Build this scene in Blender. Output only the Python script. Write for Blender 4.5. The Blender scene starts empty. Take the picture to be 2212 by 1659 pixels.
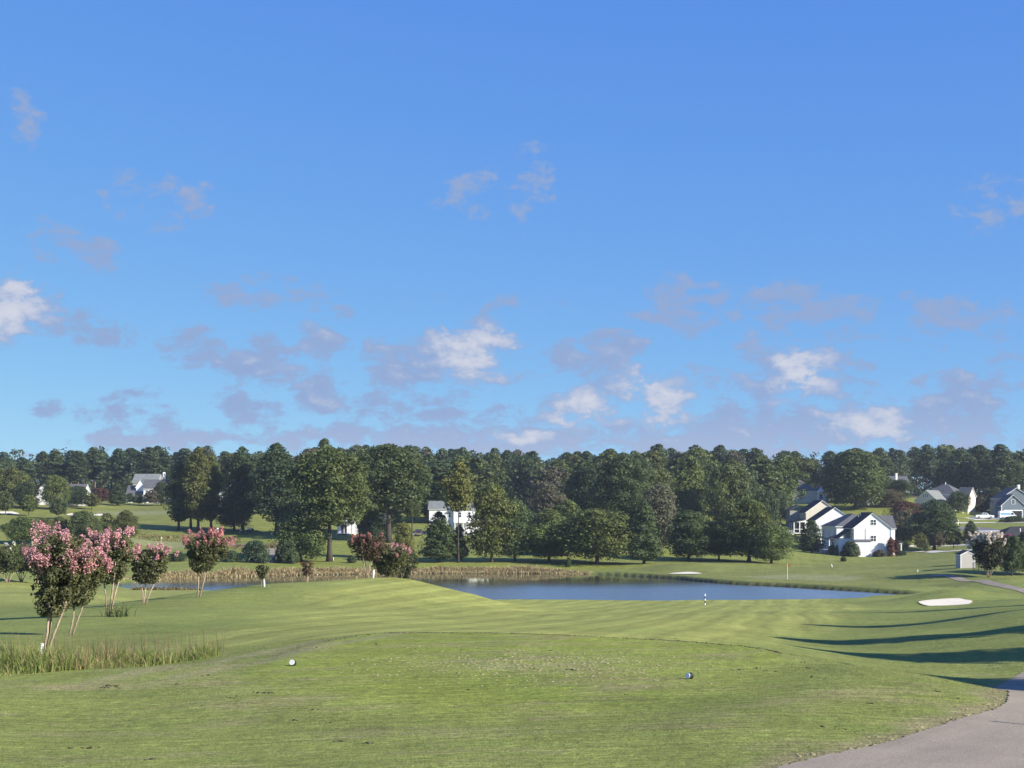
import bpy, math, random
import numpy as np
from mathutils import Vector

# ------------------------------------------------------------------ camera, sky, sun, exposure
S = bpy.context.scene
COL = S.collection
CAMZ = 10.5            # eye height above the pond water
F, CU, HV = 3212.0, 1106.0, 1118.0     # focal length, centre column, horizon row (2212-px wide reading of the photo)
EXPO = 0.95
cam = bpy.data.cameras.new('camera')
camo = bpy.data.objects.new('camera', cam)
COL.objects.link(camo)
camo.location = (0, 0, CAMZ)
camo.rotation_euler = (math.radians(90), 0, 0)
cam.sensor_width = 36.0
cam.lens = 36.0 * F / 2212.0
cam.shift_y = (HV - 829.5) / 2212.0
cam.clip_start, cam.clip_end = 0.1, 6000
S.camera = camo
S.view_settings.view_transform = 'Standard'
S.view_settings.look = 'None'
S.view_settings.exposure = EXPO
S.view_settings.gamma = 1.0
S.view_settings.use_curve_mapping = False
S.cycles.use_denoising = True
S.cycles.max_bounces = 6
S.cycles.transparent_max_bounces = 8

SUN_AZ = 90 + 28       # clockwise from the view direction (+Y): right and slightly behind the camera
SUN_EL = 28
sun = bpy.data.lights.new('sun', 'SUN')
suno = bpy.data.objects.new('sun', sun)
COL.objects.link(suno)
sun.energy = 5.0
sun.angle = math.radians(0.5)
sun.color = (1.0, 0.93, 0.80)
a, e = math.radians(SUN_AZ), math.radians(SUN_EL)
SUNV = Vector((math.sin(a) * math.cos(e), math.cos(a) * math.cos(e), math.sin(e)))
suno.rotation_euler = SUNV.to_track_quat('Z', 'Y').to_euler()
suno.location = (40, -20, 60)


def build_world():
    w = bpy.data.worlds.new('World')
    S.world = w
    w.use_nodes = True
    w.cycles.sampling_method = 'MANUAL'; w.cycles.sample_map_resolution = 256
    T = w.node_tree
    N, L = T.nodes, T.links
    N.clear()

    def math_(op, a, b=None, c=None, clamp=False):
        n = N.new('ShaderNodeMath'); n.operation = op; n.use_clamp = clamp
        for i, v in enumerate((a, b, c)):
            if v is None: continue
            if isinstance(v, (int, float)): n.inputs[i].default_value = v
            else: L.new(v, n.inputs[i])
        return n.outputs[0]

    def vmath(op, a, b=None):
        n = N.new('ShaderNodeVectorMath'); n.operation = op
        for i, v in enumerate((a, b)):
            if v is None: continue
            if isinstance(v, (tuple, list)): n.inputs[i].default_value = v
            else: L.new(v, n.inputs[i])
        return n.outputs['Value'] if op in ('LENGTH', 'DOT_PRODUCT') else n.outputs[0]

    def ss(x, lo, hi, to0=0.0, to1=1.0):
        n = N.new('ShaderNodeMapRange'); n.interpolation_type = 'SMOOTHSTEP'
        L.new(x, n.inputs[0])
        for i, v in enumerate((lo, hi, to0, to1)): n.inputs[i + 1].default_value = v
        return n.outputs[0]

    def noise(vec, scale, detail=5, rough=0.6, dist=0.0):
        n = N.new('ShaderNodeTexNoise')
        L.new(vec, n.inputs['Vector'])
        n.inputs['Scale'].default_value = scale; n.inputs['Detail'].default_value = detail
        n.inputs['Roughness'].default_value = rough; n.inputs['Distortion'].default_value = dist
        return n.outputs['Fac']

    sky = N.new('ShaderNodeTexSky')
    sky.sky_type = 'NISHITA'; sky.sun_disc = False
    sky.sun_elevation = math.radians(SUN_EL); sky.sun_rotation = math.radians(SUN_AZ)
    sky.air_density = 0.6; sky.dust_density = 0.0; sky.ozone_density = 6.0
    sp = N.new('ShaderNodeSeparateColor'); L.new(sky.outputs[0], sp.inputs[0])
    k = 10.0 / (2 ** EXPO)           # Background strength below is 0.1
    cb = N.new('ShaderNodeCombineColor')
    for i, (sc, p) in enumerate(((0.80, 0.72), (0.885, 0.55), (0.92, 0.14))):
        v = math_('MULTIPLY', sp.outputs[i], 0.1)
        v = math_('POWER', v, p)
        L.new(math_('MULTIPLY', v, sc * k), cb.inputs[i])

    tc = N.new('ShaderNodeTexCoord')
    d = vmath('NORMALIZE', tc.outputs['Generated'])
    sx = N.new('ShaderNodeSeparateXYZ'); L.new(d, sx.inputs[0])
    az = math_('ARCTAN2', sx.outputs[0], sx.outputs[1])
    el = math_('ARCSINE', sx.outputs[2])
    P = N.new('ShaderNodeCombineXYZ'); L.new(az, P.inputs[0]); L.new(el, P.inputs[1])
    # edges of the clouds wander: warp the angles a little
    wn = N.new('ShaderNodeTexNoise'); L.new(d, wn.inputs['Vector'])
    wn.inputs['Scale'].default_value = 22; wn.inputs['Detail'].default_value = 4
    off = vmath('SUBTRACT', wn.outputs['Color'], (0.5, 0.5, 0.5))
    off = vmath('MULTIPLY', off, (0.055, 0.032, 0))
    PW = vmath('ADD', P.outputs[0], off)

    def blobs(lst, st):
        tot = None
        for (u, v, ru, rv) in lst:
            a0 = math.atan((u - CU) / F); e0 = math.atan((HV - v) / math.hypot(F, u - CU))
            n = N.new('ShaderNodeVectorMath'); n.operation = 'MULTIPLY_ADD'
            L.new(PW, n.inputs[0]); n.inputs[1].default_value = (F / ru, F / rv, 0)
            n.inputs[2].default_value = (-a0 * F / ru, -e0 * F / rv, 0)
            m = vmath('DOT_PRODUCT', n.outputs[0], n.outputs[0])
            tot = m if tot is None else math_('MINIMUM', tot, m)
        return math_('MULTIPLY', math_('MULTIPLY_ADD', tot, -0.55, 1.0, clamp=True), st)
    heavy = blobs([
        (15, 670, 95, 60), (550, 782, 98, 46), (708, 742, 44, 46), (692, 845, 80, 50),
        (1020, 765, 140, 58), (880, 790, 90, 50), (1300, 812, 72, 54), (1345, 748, 64, 34), (1418, 850, 86, 54), (1225, 885, 84, 52),
        (1690, 805, 125, 74), (1865, 915, 115, 56), (330, 950, 130, 22), (1010, 948, 560, 34), (1640, 930, 430, 62), (2090, 880, 110, 80)], 1.2)
    light = blobs([
        (205, 712, 85, 42), (400, 752, 72, 44), (600, 640, 150, 30), (735, 690, 50, 26), (2030, 680, 84, 40), (1222, 762, 46, 32),
        (165, 538, 90, 44), (1480, 665, 105, 58), (1720, 670, 150, 56), (105, 882, 52, 24), (530, 870, 58, 46), (900, 890, 230, 42), (270, 890, 90, 40), (1060, 690, 42, 46)], 0.84)
    wisp = blobs([(1020, 410, 66, 60), (1140, 400, 40, 90), (345, 425, 92, 62), (2160, 445, 80, 60), (45, 250, 42, 52)], 0.66)
    cover = math_('MAXIMUM', math_('MAXIMUM', heavy, light), wisp)
    bright = blobs([
        (10, 668, 84, 62), (1020, 760, 120, 54), (1420, 850, 96, 54), (1245, 890, 84, 44), (1725, 805, 84, 58), (1868, 912, 86, 46), (1900, 940, 60, 18), (1130, 940, 60, 14)], 0.86)
    D3 = vmath('MULTIPLY', d, (1, 1, 1.8))
    n1 = noise(D3, 46, 9, 0.66, 0.2)
    n2 = noise(vmath('ADD', D3, (0.0045, -0.0016, 0.0075)), 46, 9, 0.66, 0.2)
    nbig = noise(vmath('MULTIPLY', d, (1, 1, 2.6)), 7, 4, 0.55)
    # scattered fair-weather cloud all round, thicker towards the horizon
    gen = math_('MULTIPLY', ss(el, 0.20, 0.01, 0.0, 0.70), ss(nbig, 0.40, 0.68))
    gen = math_('MAXIMUM', gen, math_('MULTIPLY', ss(el, 0.17, 0.10, 0.0, 0.42), ss(nbig, 0.45, 0.6)))
    cov = math_('MAXIMUM', cover, gen)
    dens = math_('ADD', cov, math_('MULTIPLY', math_('SUBTRACT', n1, 0.5), 4.2))
    dens = math_('MULTIPLY', ss(dens, 0.22, 1.05), ss(cov, 0.03, 0.22))
    rel = math_('MULTIPLY', math_('SUBTRACT', n1, n2), 1.8)
    lit = math_('ADD', math_('ADD', math_('MULTIPLY', bright, 1.0), rel), math_('MULTIPLY', math_('SUBTRACT', n1, 0.5), 0.8))
    lit = math_('MULTIPLY', ss(lit, -0.05, 1.25), math_('MULTIPLY_ADD', heavy, 0.75, 0.2, clamp=True))
    lit = math_('MAXIMUM', lit, ss(el, 0.08, 0.03, 0.0, 0.30))
    mix = N.new('ShaderNodeMix'); mix.data_type = 'RGBA'
    L.new(math_('MULTIPLY', lit, dens), mix.inputs[0])
    kk = 1.0 / 2 ** EXPO
    mix.inputs[6].default_value = (0.285 * kk, 0.395 * kk, 0.645 * kk, 1)
    mix.inputs[7].default_value = (0.68 * kk, 0.685 * kk, 0.76 * kk, 1)
    bg1 = N.new('ShaderNodeBackground'); L.new(cb.outputs[0], bg1.inputs[0]); bg1.inputs[1].default_value = 0.1
    bg2 = N.new('ShaderNodeBackground'); L.new(mix.outputs[2], bg2.inputs[0]); bg2.inputs[1].default_value = 1.0
    ms = N.new('ShaderNodeMixShader')
    L.new(math_('MULTIPLY', dens, 0.92), ms.inputs[0]); L.new(bg1.outputs[0], ms.inputs[1]); L.new(bg2.outputs[0], ms.inputs[2])
    out = N.new('ShaderNodeOutputWorld'); L.new(ms.outputs[0], out.inputs[0])


build_world()

# ------------------------------------------------------------------ helpers
def tag(o, label=None, cat=None, group=None, kind=None):
    if label: o['label'] = label
    if cat: o['category'] = cat
    if group: o['group'] = group
    if kind: o['kind'] = kind
    return o


def empty(name, loc, rz=0.0, scale=(1, 1, 1)):
    o = bpy.data.objects.new(name, None)
    o.empty_display_size = 0.3
    o.location = loc; o.rotation_euler = (0, 0, rz); o.scale = scale
    COL.objects.link(o)
    return o


def link(name, me, parent=None):
    o = bpy.data.objects.new(name, me)
    COL.objects.link(o)
    if parent is not None: o.parent = parent
    return o


def mesh_np(name, V, Fc, mat, attrs=None, smooth=False):
    """V (n,3); Fc (m,k) with k constant; attrs {name: (n,) or (n,3)}"""
    V = np.ascontiguousarray(V, dtype=np.float32); Fc = np.ascontiguousarray(Fc, dtype=np.int32)
    me = bpy.data.meshes.new(name)
    m, k = Fc.shape
    me.vertices.add(len(V)); me.vertices.foreach_set('co', V.ravel())
    me.loops.add(m * k); me.loops.foreach_set('vertex_index', Fc.ravel())
    me.polygons.add(m); me.polygons.foreach_set('loop_start', np.arange(0, m * k, k, dtype=np.int32))
    me.update(calc_edges=True)
    if smooth: me.polygons.foreach_set('use_smooth', np.ones(m, dtype=bool))
    for an, av in (attrs or {}).items():
        av = np.asarray(av, dtype=np.float32)
        if av.ndim == 1:
            at_ = me.attributes.new(an, 'FLOAT', 'POINT'); at_.data.foreach_set('value', av)
        else:
            at_ = me.attributes.new(an, 'FLOAT_COLOR', 'POINT')
            at_.data.foreach_set('color', np.concatenate([av, np.ones((len(av), 1), np.float32)], 1).ravel())
    if mat is not None: me.materials.append(mat)
    return me


class MB:
    """collects small shapes for one mesh"""
    def __init__(s): s.v = []; s.f = []
    def add(s, vs, fs):
        b = len(s.v); s.v += [tuple(p) for p in vs]; s.f += [tuple(i + b for i in f) for f in fs]; return s
    def box(s, x0, x1, y0, y1, z0, z1):
        return s.add([(x0, y0, z0), (x1, y0, z0), (x1, y1, z0), (x0, y1, z0), (x0, y0, z1), (x1, y0, z1), (x1, y1, z1), (x0, y1, z1)],
                     [(0, 3, 2, 1), (4, 5, 6, 7), (0, 1, 5, 4), (1, 2, 6, 5), (2, 3, 7, 6), (3, 0, 4, 7)])
    def prism(s, pts, off):
        """closed prism: polygon pts (3-D) extruded by vector off"""
        n = len(pts); q = [tuple(Vector(p) + Vector(off)) for p in pts]
        return s.add(list(pts) + q, [tuple(range(n)), tuple(range(2 * n - 1, n - 1, -1))] + [(i, i + n, (i + 1) % n + n, (i + 1) % n) for i in range(n)])
    def tube(s, pts, rad, n=8, cap=True):
        pts = [Vector(p) for p in pts]
        rings = []
        for i, p in enumerate(pts):
            t = (pts[min(i + 1, len(pts) - 1)] - pts[max(i - 1, 0)]).normalized()
            u = t.cross(Vector((0.31, 0.95, 0.05))).normalized(); w = t.cross(u)
            r = rad[i] if hasattr(rad, '__len__') else rad
            rings.append([tuple(p + (u * math.cos(2 * math.pi * k / n) + w * math.sin(2 * math.pi * k / n)) * r) for k in range(n)])
        vs = [v for r in rings for v in r]; fs = []
        for i in range(len(pts) - 1):
            for k in range(n):
                fs.append((i * n + k, i * n + (k + 1) % n, (i + 1) * n + (k + 1) % n, (i + 1) * n + k))
        if cap:
            fs.append(tuple(range(n - 1, -1, -1))); b = (len(pts) - 1) * n; fs.append(tuple(range(b, b + n)))
        return s.add(vs, fs)
    def bar(s, p, q, r, n=6): return s.tube([p, q], [r, r], n)
    def mesh(s, name, mat, smooth=False):
        me = bpy.data.meshes.new(name); me.from_pydata(s.v, [], s.f); me.update()
        if mat: me.materials.append(mat)
        if smooth: me.polygons.foreach_set('use_smooth', np.ones(len(me.polygons), dtype=bool))
        return me
    def build(s, name, mat, parent=None, smooth=False):
        o = link(name, s.mesh(name, mat, smooth), parent); return o


# ------------------------------------------------------------------ materials
class NT:
    def __init__(s, name):
        s.m = bpy.data.materials.new(name); s.m.use_nodes = True
        s.n = s.m.node_tree.nodes; s.l = s.m.node_tree.links
        s.b = s.n['Principled BSDF']; s.out = s.n['Material Output']
        s.b.inputs['Specular IOR Level'].default_value = 0.2
    def inp(s, node, i, v):
        if v is None: return
        if hasattr(v, 'node') or isinstance(v, bpy.types.NodeSocket): s.l.new(v, node.inputs[i])
        else: node.inputs[i].default_value = v
    def math(s, op, a, b=None, c=None, clamp=False):
        n = s.n.new('ShaderNodeMath'); n.operation = op; n.use_clamp = clamp
        for i, v in enumerate((a, b, c)): s.inp(n, i, v)
        return n.outputs[0]
    def noise(s, scale, detail=3, rough=0.55, vec=None, dist=0.0):
        n = s.n.new('ShaderNodeTexNoise'); n.inputs['Scale'].default_value = scale; n.inputs['Detail'].default_value = detail
        n.inputs['Roughness'].default_value = rough; n.inputs['Distortion'].default_value = dist
        s.l.new(vec if vec is not None else s.obj(), n.inputs['Vector']); return n.outputs['Fac']
    def obj(s):
        if not hasattr(s, '_tc'): s._tc = s.n.new('ShaderNodeTexCoord')
        return s._tc.outputs['Object']
    def pos(s):
        if not hasattr(s, '_ge'): s._ge = s.n.new('ShaderNodeNewGeometry')
        return s._ge.outputs['Position']
    def scaled(s, vec, sc, rot=(0, 0, 0)):
        n = s.n.new('ShaderNodeMapping'); n.inputs['Scale'].default_value = sc; n.inputs['Rotation'].default_value = rot
        s.l.new(vec, n.inputs[0]); return n.outputs[0]
    def stretch(s, vec, ang, along, across):
        sp = s.n.new('ShaderNodeSeparateXYZ'); s.l.new(vec, sp.inputs[0]); c, q = math.cos(ang), math.sin(ang)
        a = s.math('ADD', s.math('MULTIPLY', sp.outputs[0], c / along), s.math('MULTIPLY', sp.outputs[1], q / along))
        b = s.math('ADD', s.math('MULTIPLY', sp.outputs[0], -q / across), s.math('MULTIPLY', sp.outputs[1], c / across))
        cb = s.n.new('ShaderNodeCombineXYZ'); s.l.new(a, cb.inputs[0]); s.l.new(b, cb.inputs[1]); return cb.outputs[0]
    def attr(s, name, out='Fac'):
        n = s.n.new('ShaderNodeAttribute'); n.attribute_name = name; return n.outputs[out]
    def ramp(s, fac, lo, hi, a=0.0, b=1.0):
        n = s.n.new('ShaderNodeMapRange'); s.l.new(fac, n.inputs[0])
        for i, v in enumerate((lo, hi, a, b)): n.inputs[i + 1].default_value = v
        return n.outputs[0]
    def mix(s, fac, a, b, mode='MIX'):
        n = s.n.new('ShaderNodeMix'); n.data_type = 'RGBA'; n.blend_type = mode
        s.inp(n, 0, fac); s.inp(n, 6, a if not isinstance(a, tuple) else (*a, 1)[:4]); s.inp(n, 7, b if not isinstance(b, tuple) else (*b, 1)[:4])
        return n.outputs[2]
    def scale_col(s, col, fac):
        n = s.n.new('ShaderNodeVectorMath'); n.operation = 'SCALE'
        s.l.new(col, n.inputs[0]); s.inp(n, 'Scale', fac); return n.outputs[0]
    def bump(s, h, strength=0.4, dist=0.02):
        n = s.n.new('ShaderNodeBump'); n.inputs['Strength'].default_value = strength; n.inputs['Distance'].default_value = dist
        s.l.new(h, n.inputs['Height']); s.l.new(n.outputs[0], s.b.inputs['Normal'])
    def base(s, c):
        s.inp(s.b, 'Base Color', (*c, 1) if isinstance(c, tuple) else c)
    def rough(s, r): s.inp(s.b, 'Roughness', r)


def plain(name, col, rough=0.6, var=0.10, scale=3.0, metal=0.0, spec=0.3, bump=0.0):
    t = NT(name)
    f = t.ramp(t.noise(scale, 4, 0.6), 0.3, 0.7, 1 - var, 1 + var)
    n = t.n.new('ShaderNodeRGB'); n.outputs[0].default_value = (*col, 1)
    t.base(t.scale_col(n.outputs[0], f)); t.rough(rough)
    t.b.inputs['Metallic'].default_value = metal; t.b.inputs['Specular IOR Level'].default_value = spec
    if bump: t.bump(t.noise(scale * 6, 3), bump, 0.02)
    return t.m


def siding(name, col, period=0.18):
    t = NT(name)
    sep = t.n.new('ShaderNodeSeparateXYZ'); t.l.new(t.obj(), sep.inputs[0])
    fr = t.math('FRACT', t.math('DIVIDE', sep.outputs[2], period))
    n = t.n.new('ShaderNodeRGB'); n.outputs[0].default_value = (*col, 1)
    f = t.math('MULTIPLY', t.ramp(t.noise(0.6, 4, 0.6), 0.3, 0.7, 0.93, 1.04), t.ramp(t.noise(5, 3), 0.3, 0.7, 0.97, 1.03))
    t.base(t.scale_col(n.outputs[0], f)); t.rough(0.55)
    t.bump(fr, 0.6, 0.02)
    return t.m


def shingle(name, col):
    t = NT(name)
    f = t.math('MULTIPLY', t.ramp(t.noise(0.9, 3), 0.3, 0.7, 0.85, 1.15), t.ramp(t.noise(9, 2), 0.3, 0.7, 0.82, 1.18))
    n = t.n.new('ShaderNodeRGB'); n.outputs[0].default_value = (*col, 1)
    t.base(t.scale_col(n.outputs[0], f)); t.rough(0.9)
    t.bump(t.noise(12, 2), 0.5, 0.03)
    return t.m


def grass_mat():
    t = NT('grass')
    p = t.pos()
    big = t.ramp(t.noise(0.09, 3, 0.6, p), 0.3, 0.7, 0.86, 1.14)
    mid = t.ramp(t.noise(0.7, 4, 0.65, p), 0.3, 0.7, 0.86, 1.14)
    # mower lines: streaks drawn out along the mowing direction
    st = t.stretch(p, math.radians(12), 5.0, 0.22)
    streak = t.ramp(t.noise(1.0, 5, 0.65, st), 0.3, 0.7, 0.76, 1.24)
    st2 = t.stretch(p, math.radians(79), 9.0, 0.5)
    streak2 = t.ramp(t.noise(1.0, 3, 0.6, st2), 0.3, 0.7, 0.93, 1.07)
    fine = t.ramp(t.noise(26, 3, 0.7, p), 0.25, 0.75, 0.50, 1.50)
    fine2 = t.ramp(t.noise(9, 3, 0.7, p), 0.25, 0.75, 0.74, 1.26)
    # broad alternate mowing bands on the fairways
    sep = t.n.new('ShaderNodeSeparateXYZ'); t.l.new(p, sep.inputs[0])
    w = t.math('SUBTRACT', t.math('MULTIPLY', sep.outputs[0], 0.981), t.math('MULTIPLY', sep.outputs[1], 0.19))
    w = t.math('ADD', w, t.math('MULTIPLY', t.noise(0.05, 2, 0.5, p), 3.0))
    band = t.math('SINE', t.math('MULTIPLY', w, 2.3))
    band2 = t.math('SINE', t.math('MULTIPLY', w, 5.9))
    bd = t.math('MULTIPLY', t.math('ADD', t.math('MULTIPLY', band, 0.115), t.math('MULTIPLY', band2, 0.075)), t.attr('stripe'))
    clump = t.ramp(t.noise(1.0, 4, 0.7, t.stretch(p, math.radians(8), 0.34, 0.10)), 0.34, 0.62, 0.62, 1.12)
    f = t.math('MULTIPLY', t.math('MULTIPLY', big, mid), t.math('MULTIPLY', t.math('MULTIPLY', streak, clump), streak2))
    f = t.math('MULTIPLY', f, t.math('MULTIPLY', fine, fine2))
    f = t.math('MULTIPLY', f, t.math('ADD', bd, 1.0))
    col = t.attr('tint', 'Color')
    dry = t.math('MULTIPLY', t.ramp(t.noise(0.42, 6, 0.72, t.stretch(p, 0.25, 1.6, 0.8)), 0.50, 0.72), t.attr('dry'), clamp=True)
    col = t.mix(dry, col, (0.27, 0.225, 0.115))
    lush = t.ramp(t.noise(0.21, 4, 0.6, t.scaled(p, (1, 1, 1), (0, 0, 1.0))), 0.50, 0.75, 0, 0.45)
    hs = t.n.new('ShaderNodeMix'); hs.data_type = 'RGBA'; hs.blend_type = 'MULTIPLY'
    t.l.new(lush, hs.inputs[0]); t.l.new(col, hs.inputs[6]); hs.inputs[7].default_value = (0.66, 0.84, 0.66, 1)
    t.base(t.scale_col(hs.outputs[2], f)); t.rough(0.85)
    t.b.inputs['Specular IOR Level'].default_value = 0.12
    t.bump(t.math('ADD', t.noise(30, 3, 0.7, p), t.math('MULTIPLY', t.noise(5, 3, 0.6, p), 2.0)), 0.55, 0.05)
    return t.m


def blade_mat(name, rough=0.6, trans=0.4):
    t = NT(name)
    col = t.attr('tint', 'Color')
    t.base(col); t.rough(rough)
    tr = t.n.new('ShaderNodeBsdfTranslucent'); t.l.new(col, tr.inputs[0])
    ms = t.n.new('ShaderNodeMixShader'); ms.inputs[0].default_value = trans
    t.l.new(t.b.outputs[0], ms.inputs[1]); t.l.new(tr.outputs[0], ms.inputs[2]); t.l.new(ms.outputs[0], t.out.inputs[0])
    return t.m


def foliage_mat():
    t = NT('foliage')
    oi = t.n.new('ShaderNodeObjectInfo')
    lv = t.attr('lv')
    col = t.scale_col(oi.outputs['Color'], t.ramp(lv, 0, 1, 0.60, 1.45))
    # some leaves turn yellower
    hs = t.n.new('ShaderNodeMix'); hs.data_type = 'RGBA'; hs.blend_type = 'MULTIPLY'
    t.l.new(t.ramp(t.noise(0.45, 3, 0.6), 0.45, 0.75, 0, 0.55), hs.inputs[0]); t.l.new(col, hs.inputs[6]); hs.inputs[7].default_value = (1.28, 1.06, 0.8, 1)
    col = hs.outputs[2]
    t.base(col); t.rough(0.55); t.b.inputs['Specular IOR Level'].default_value = 0.22
    tr = t.n.new('ShaderNodeBsdfTranslucent'); t.l.new(t.mix(0.5, col, (0.10, 0.13, 0.02)), tr.inputs[0])
    ms = t.n.new('ShaderNodeMixShader'); ms.inputs[0].default_value = 0.30
    t.l.new(t.b.outputs[0], ms.inputs[1]); t.l.new(tr.outputs[0], ms.inputs[2]); t.l.new(ms.outputs[0], t.out.inputs[0])
    return t.m


def bark_mat(name, c1, c2, sc=4.0):
    t = NT(name)
    v = t.scaled(t.obj(), (1, 1, 0.18))
    n = t.ramp(t.noise(sc, 5, 0.65, v), 0.3, 0.7)
    t.base(t.mix(n, c1, c2)); t.rough(0.9); t.bump(t.noise(sc * 2, 4, 0.6, v), 0.7, 0.05)
    return t.m


def water_mat():
    t = NT('pond_water')
    p = t.pos()
    sep = t.n.new('ShaderNodeSeparateXYZ'); t.l.new(p, sep.inputs[0])
    # breeze roughens the open middle, the lee of the far bank stays calm
    calm = t.math('ADD', t.math('MULTIPLY', sep.outputs[0], -0.10), sep.outputs[1])
    calm = t.math('ADD', calm, t.math('MULTIPLY', t.noise(0.03, 3, 0.6, p), 26.0))
    amt = t.ramp(calm, 236, 262, 1.0, 0.06)
    n1 = t.noise(0.9, 4, 0.6, t.scaled(p, (1, 2.2, 1)))
    n2 = t.noise(3.1, 3, 0.6, t.scaled(p, (1, 1.8, 1)))
    h = t.math('ADD', n1, t.math('MULTIPLY', n2, 0.35))
    bp = t.n.new('ShaderNodeBump'); t.l.new(h, bp.inputs['Height']); bp.inputs['Distance'].default_value = 0.03
    t.l.new(amt, bp.inputs['Strength']); t.l.new(bp.outputs[0], t.b.inputs['Normal'])
    gl = t.n.new('ShaderNodeBsdfGlossy'); gl.inputs[0].default_value = (0.90, 0.92, 0.88, 1)
    t.l.new(t.ramp(calm, 230, 266, 0.25, 0.03), gl.inputs['Roughness']); t.l.new(bp.outputs[0], gl.inputs['Normal'])
    df = t.n.new('ShaderNodeBsdfDiffuse'); df.inputs[0].default_value = (0.085, 0.085, 0.055, 1)
    fr = t.n.new('ShaderNodeFresnel'); fr.inputs[0].default_value = 1.33
    ms = t.n.new('ShaderNodeMixShader'); t.l.new(fr.outputs[0], ms.inputs[0]); t.l.new(df.outputs[0], ms.inputs[1]); t.l.new(gl.outputs[0], ms.inputs[2])
    t.l.new(ms.outputs[0], t.out.inputs[0])
    return t.m


def asphalt_mat(name, col):
    t = NT(name)
    p = t.pos()
    f = t.math('MULTIPLY', t.ramp(t.noise(0.5, 4, 0.6, p), 0.3, 0.7, 0.88, 1.12), t.ramp(t.noise(38, 2, 0.7, p), 0.3, 0.7, 0.62, 1.38))
    f = t.math('MULTIPLY', f, t.ramp(t.noise(0.35, 3, 0.6, t.stretch(p, 1.0, 2.5, 0.25)), 0.3, 0.7, 0.9, 1.1))
    n = t.n.new('ShaderNodeRGB'); n.outputs[0].default_value = (*col, 1)
    t.base(t.scale_col(n.outputs[0], f)); t.rough(0.85); t.bump(t.noise(45, 3, 0.7, p), 0.5, 0.01)
    return t.m


M = {}
M['grass'] = grass_mat()
M['blade'] = blade_mat('grass_blades')
M['reed'] = blade_mat('reed_blades', 0.75, 0.2)
M['foliage'] = foliage_mat()
M['bark'] = bark_mat('bark_brown', (0.05, 0.04, 0.03), (0.13, 0.105, 0.08))
M['bark_pine'] = bark_mat('bark_pine', (0.10, 0.07, 0.05), (0.24, 0.17, 0.12))
M['bark_dark'] = bark_mat('bark_dark', (0.035, 0.03, 0.026), (0.085, 0.07, 0.055))
M['bark_pale'] = bark_mat('bark_pale', (0.22, 0.16, 0.11), (0.48, 0.38, 0.29), 9)
M['water'] = water_mat()
M['asphalt'] = asphalt_mat('path_asphalt', (0.250, 0.212, 0.160))
M['road'] = asphalt_mat('road_asphalt', (0.17, 0.165, 0.16))
M['concrete'] = plain('concrete', (0.52, 0.50, 0.44), 0.85, 0.12, 1.0)
M['sand'] = plain('bunker_sand', (0.60, 0.55, 0.45), 0.95, 0.07, 2.0, bump=0.3)
M['soil'] = plain('soil', (0.055, 0.045, 0.032), 0.95, 0.4, 8.0, bump=0.6)
M['straw'] = plain('dry_thatch', (0.30, 0.26, 0.15), 0.95, 0.25, 12.0)
M['white_siding'] = siding('white_siding', (0.76, 0.765, 0.775))
M['cream_siding'] = siding('cream_siding', (0.66, 0.60, 0.50))
M['grey_siding'] = siding('grey_siding', (0.33, 0.32, 0.30))
M['blue_siding'] = siding('blue_siding', (0.135, 0.17, 0.20))
M['shed_siding'] = siding('shed_siding', (0.47, 0.45, 0.42))
M['white'] = plain('white_paint', (0.80, 0.80, 0.79), 0.45, 0.04, 2.0)
M['roof_black'] = shingle('roof_black', (0.040, 0.038, 0.040))
M['roof_grey'] = shingle('roof_grey', (0.095, 0.098, 0.105))
M['roof_light'] = shingle('roof_light', (0.17, 0.18, 0.175))
M['glass'] = plain('window_glass', (0.03, 0.04, 0.05), 0.08, 0.1, 1.0, spec=0.6)
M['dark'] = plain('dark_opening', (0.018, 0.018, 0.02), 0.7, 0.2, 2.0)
M['black'] = plain('black_plastic', (0.022, 0.023, 0.026), 0.4, 0.15, 3.0)
M['brick'] = plain('brick_red', (0.28, 0.12, 0.08), 0.85, 0.2, 5.0)
M['rubber'] = plain('tyre_rubber', (0.02, 0.02, 0.02), 0.8, 0.1, 4.0)
M['metal'] = plain('grey_metal', (0.45, 0.46, 0.47), 0.4, 0.08, 3.0, metal=0.7)
M['car_white'] = plain('car_paint_white', (0.78, 0.79, 0.80), 0.2, 0.02, 1.0, spec=0.5)
M['car_dark'] = plain('car_paint_dark', (0.03, 0.035, 0.05), 0.2, 0.03, 1.0, spec=0.5)
M['blue_band'] = plain('pale_blue_print', (0.22, 0.42, 0.66), 0.3, 0.05, 1.0)
M['flag_red'] = plain('flag_red', (0.55, 0.12, 0.06), 0.7, 0.05, 3.0)
M['flag_yellow'] = plain('flag_yellow', (0.75, 0.70, 0.45), 0.7, 0.05, 3.0)
M['wood'] = plain('weathered_wood', (0.22, 0.17, 0.12), 0.85, 0.2, 4.0)

# ------------------------------------------------------------------ terrain
def px(u, d): return (u - CU) / F * d
def zr(v, d): return -(v - HV) / F * d

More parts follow.
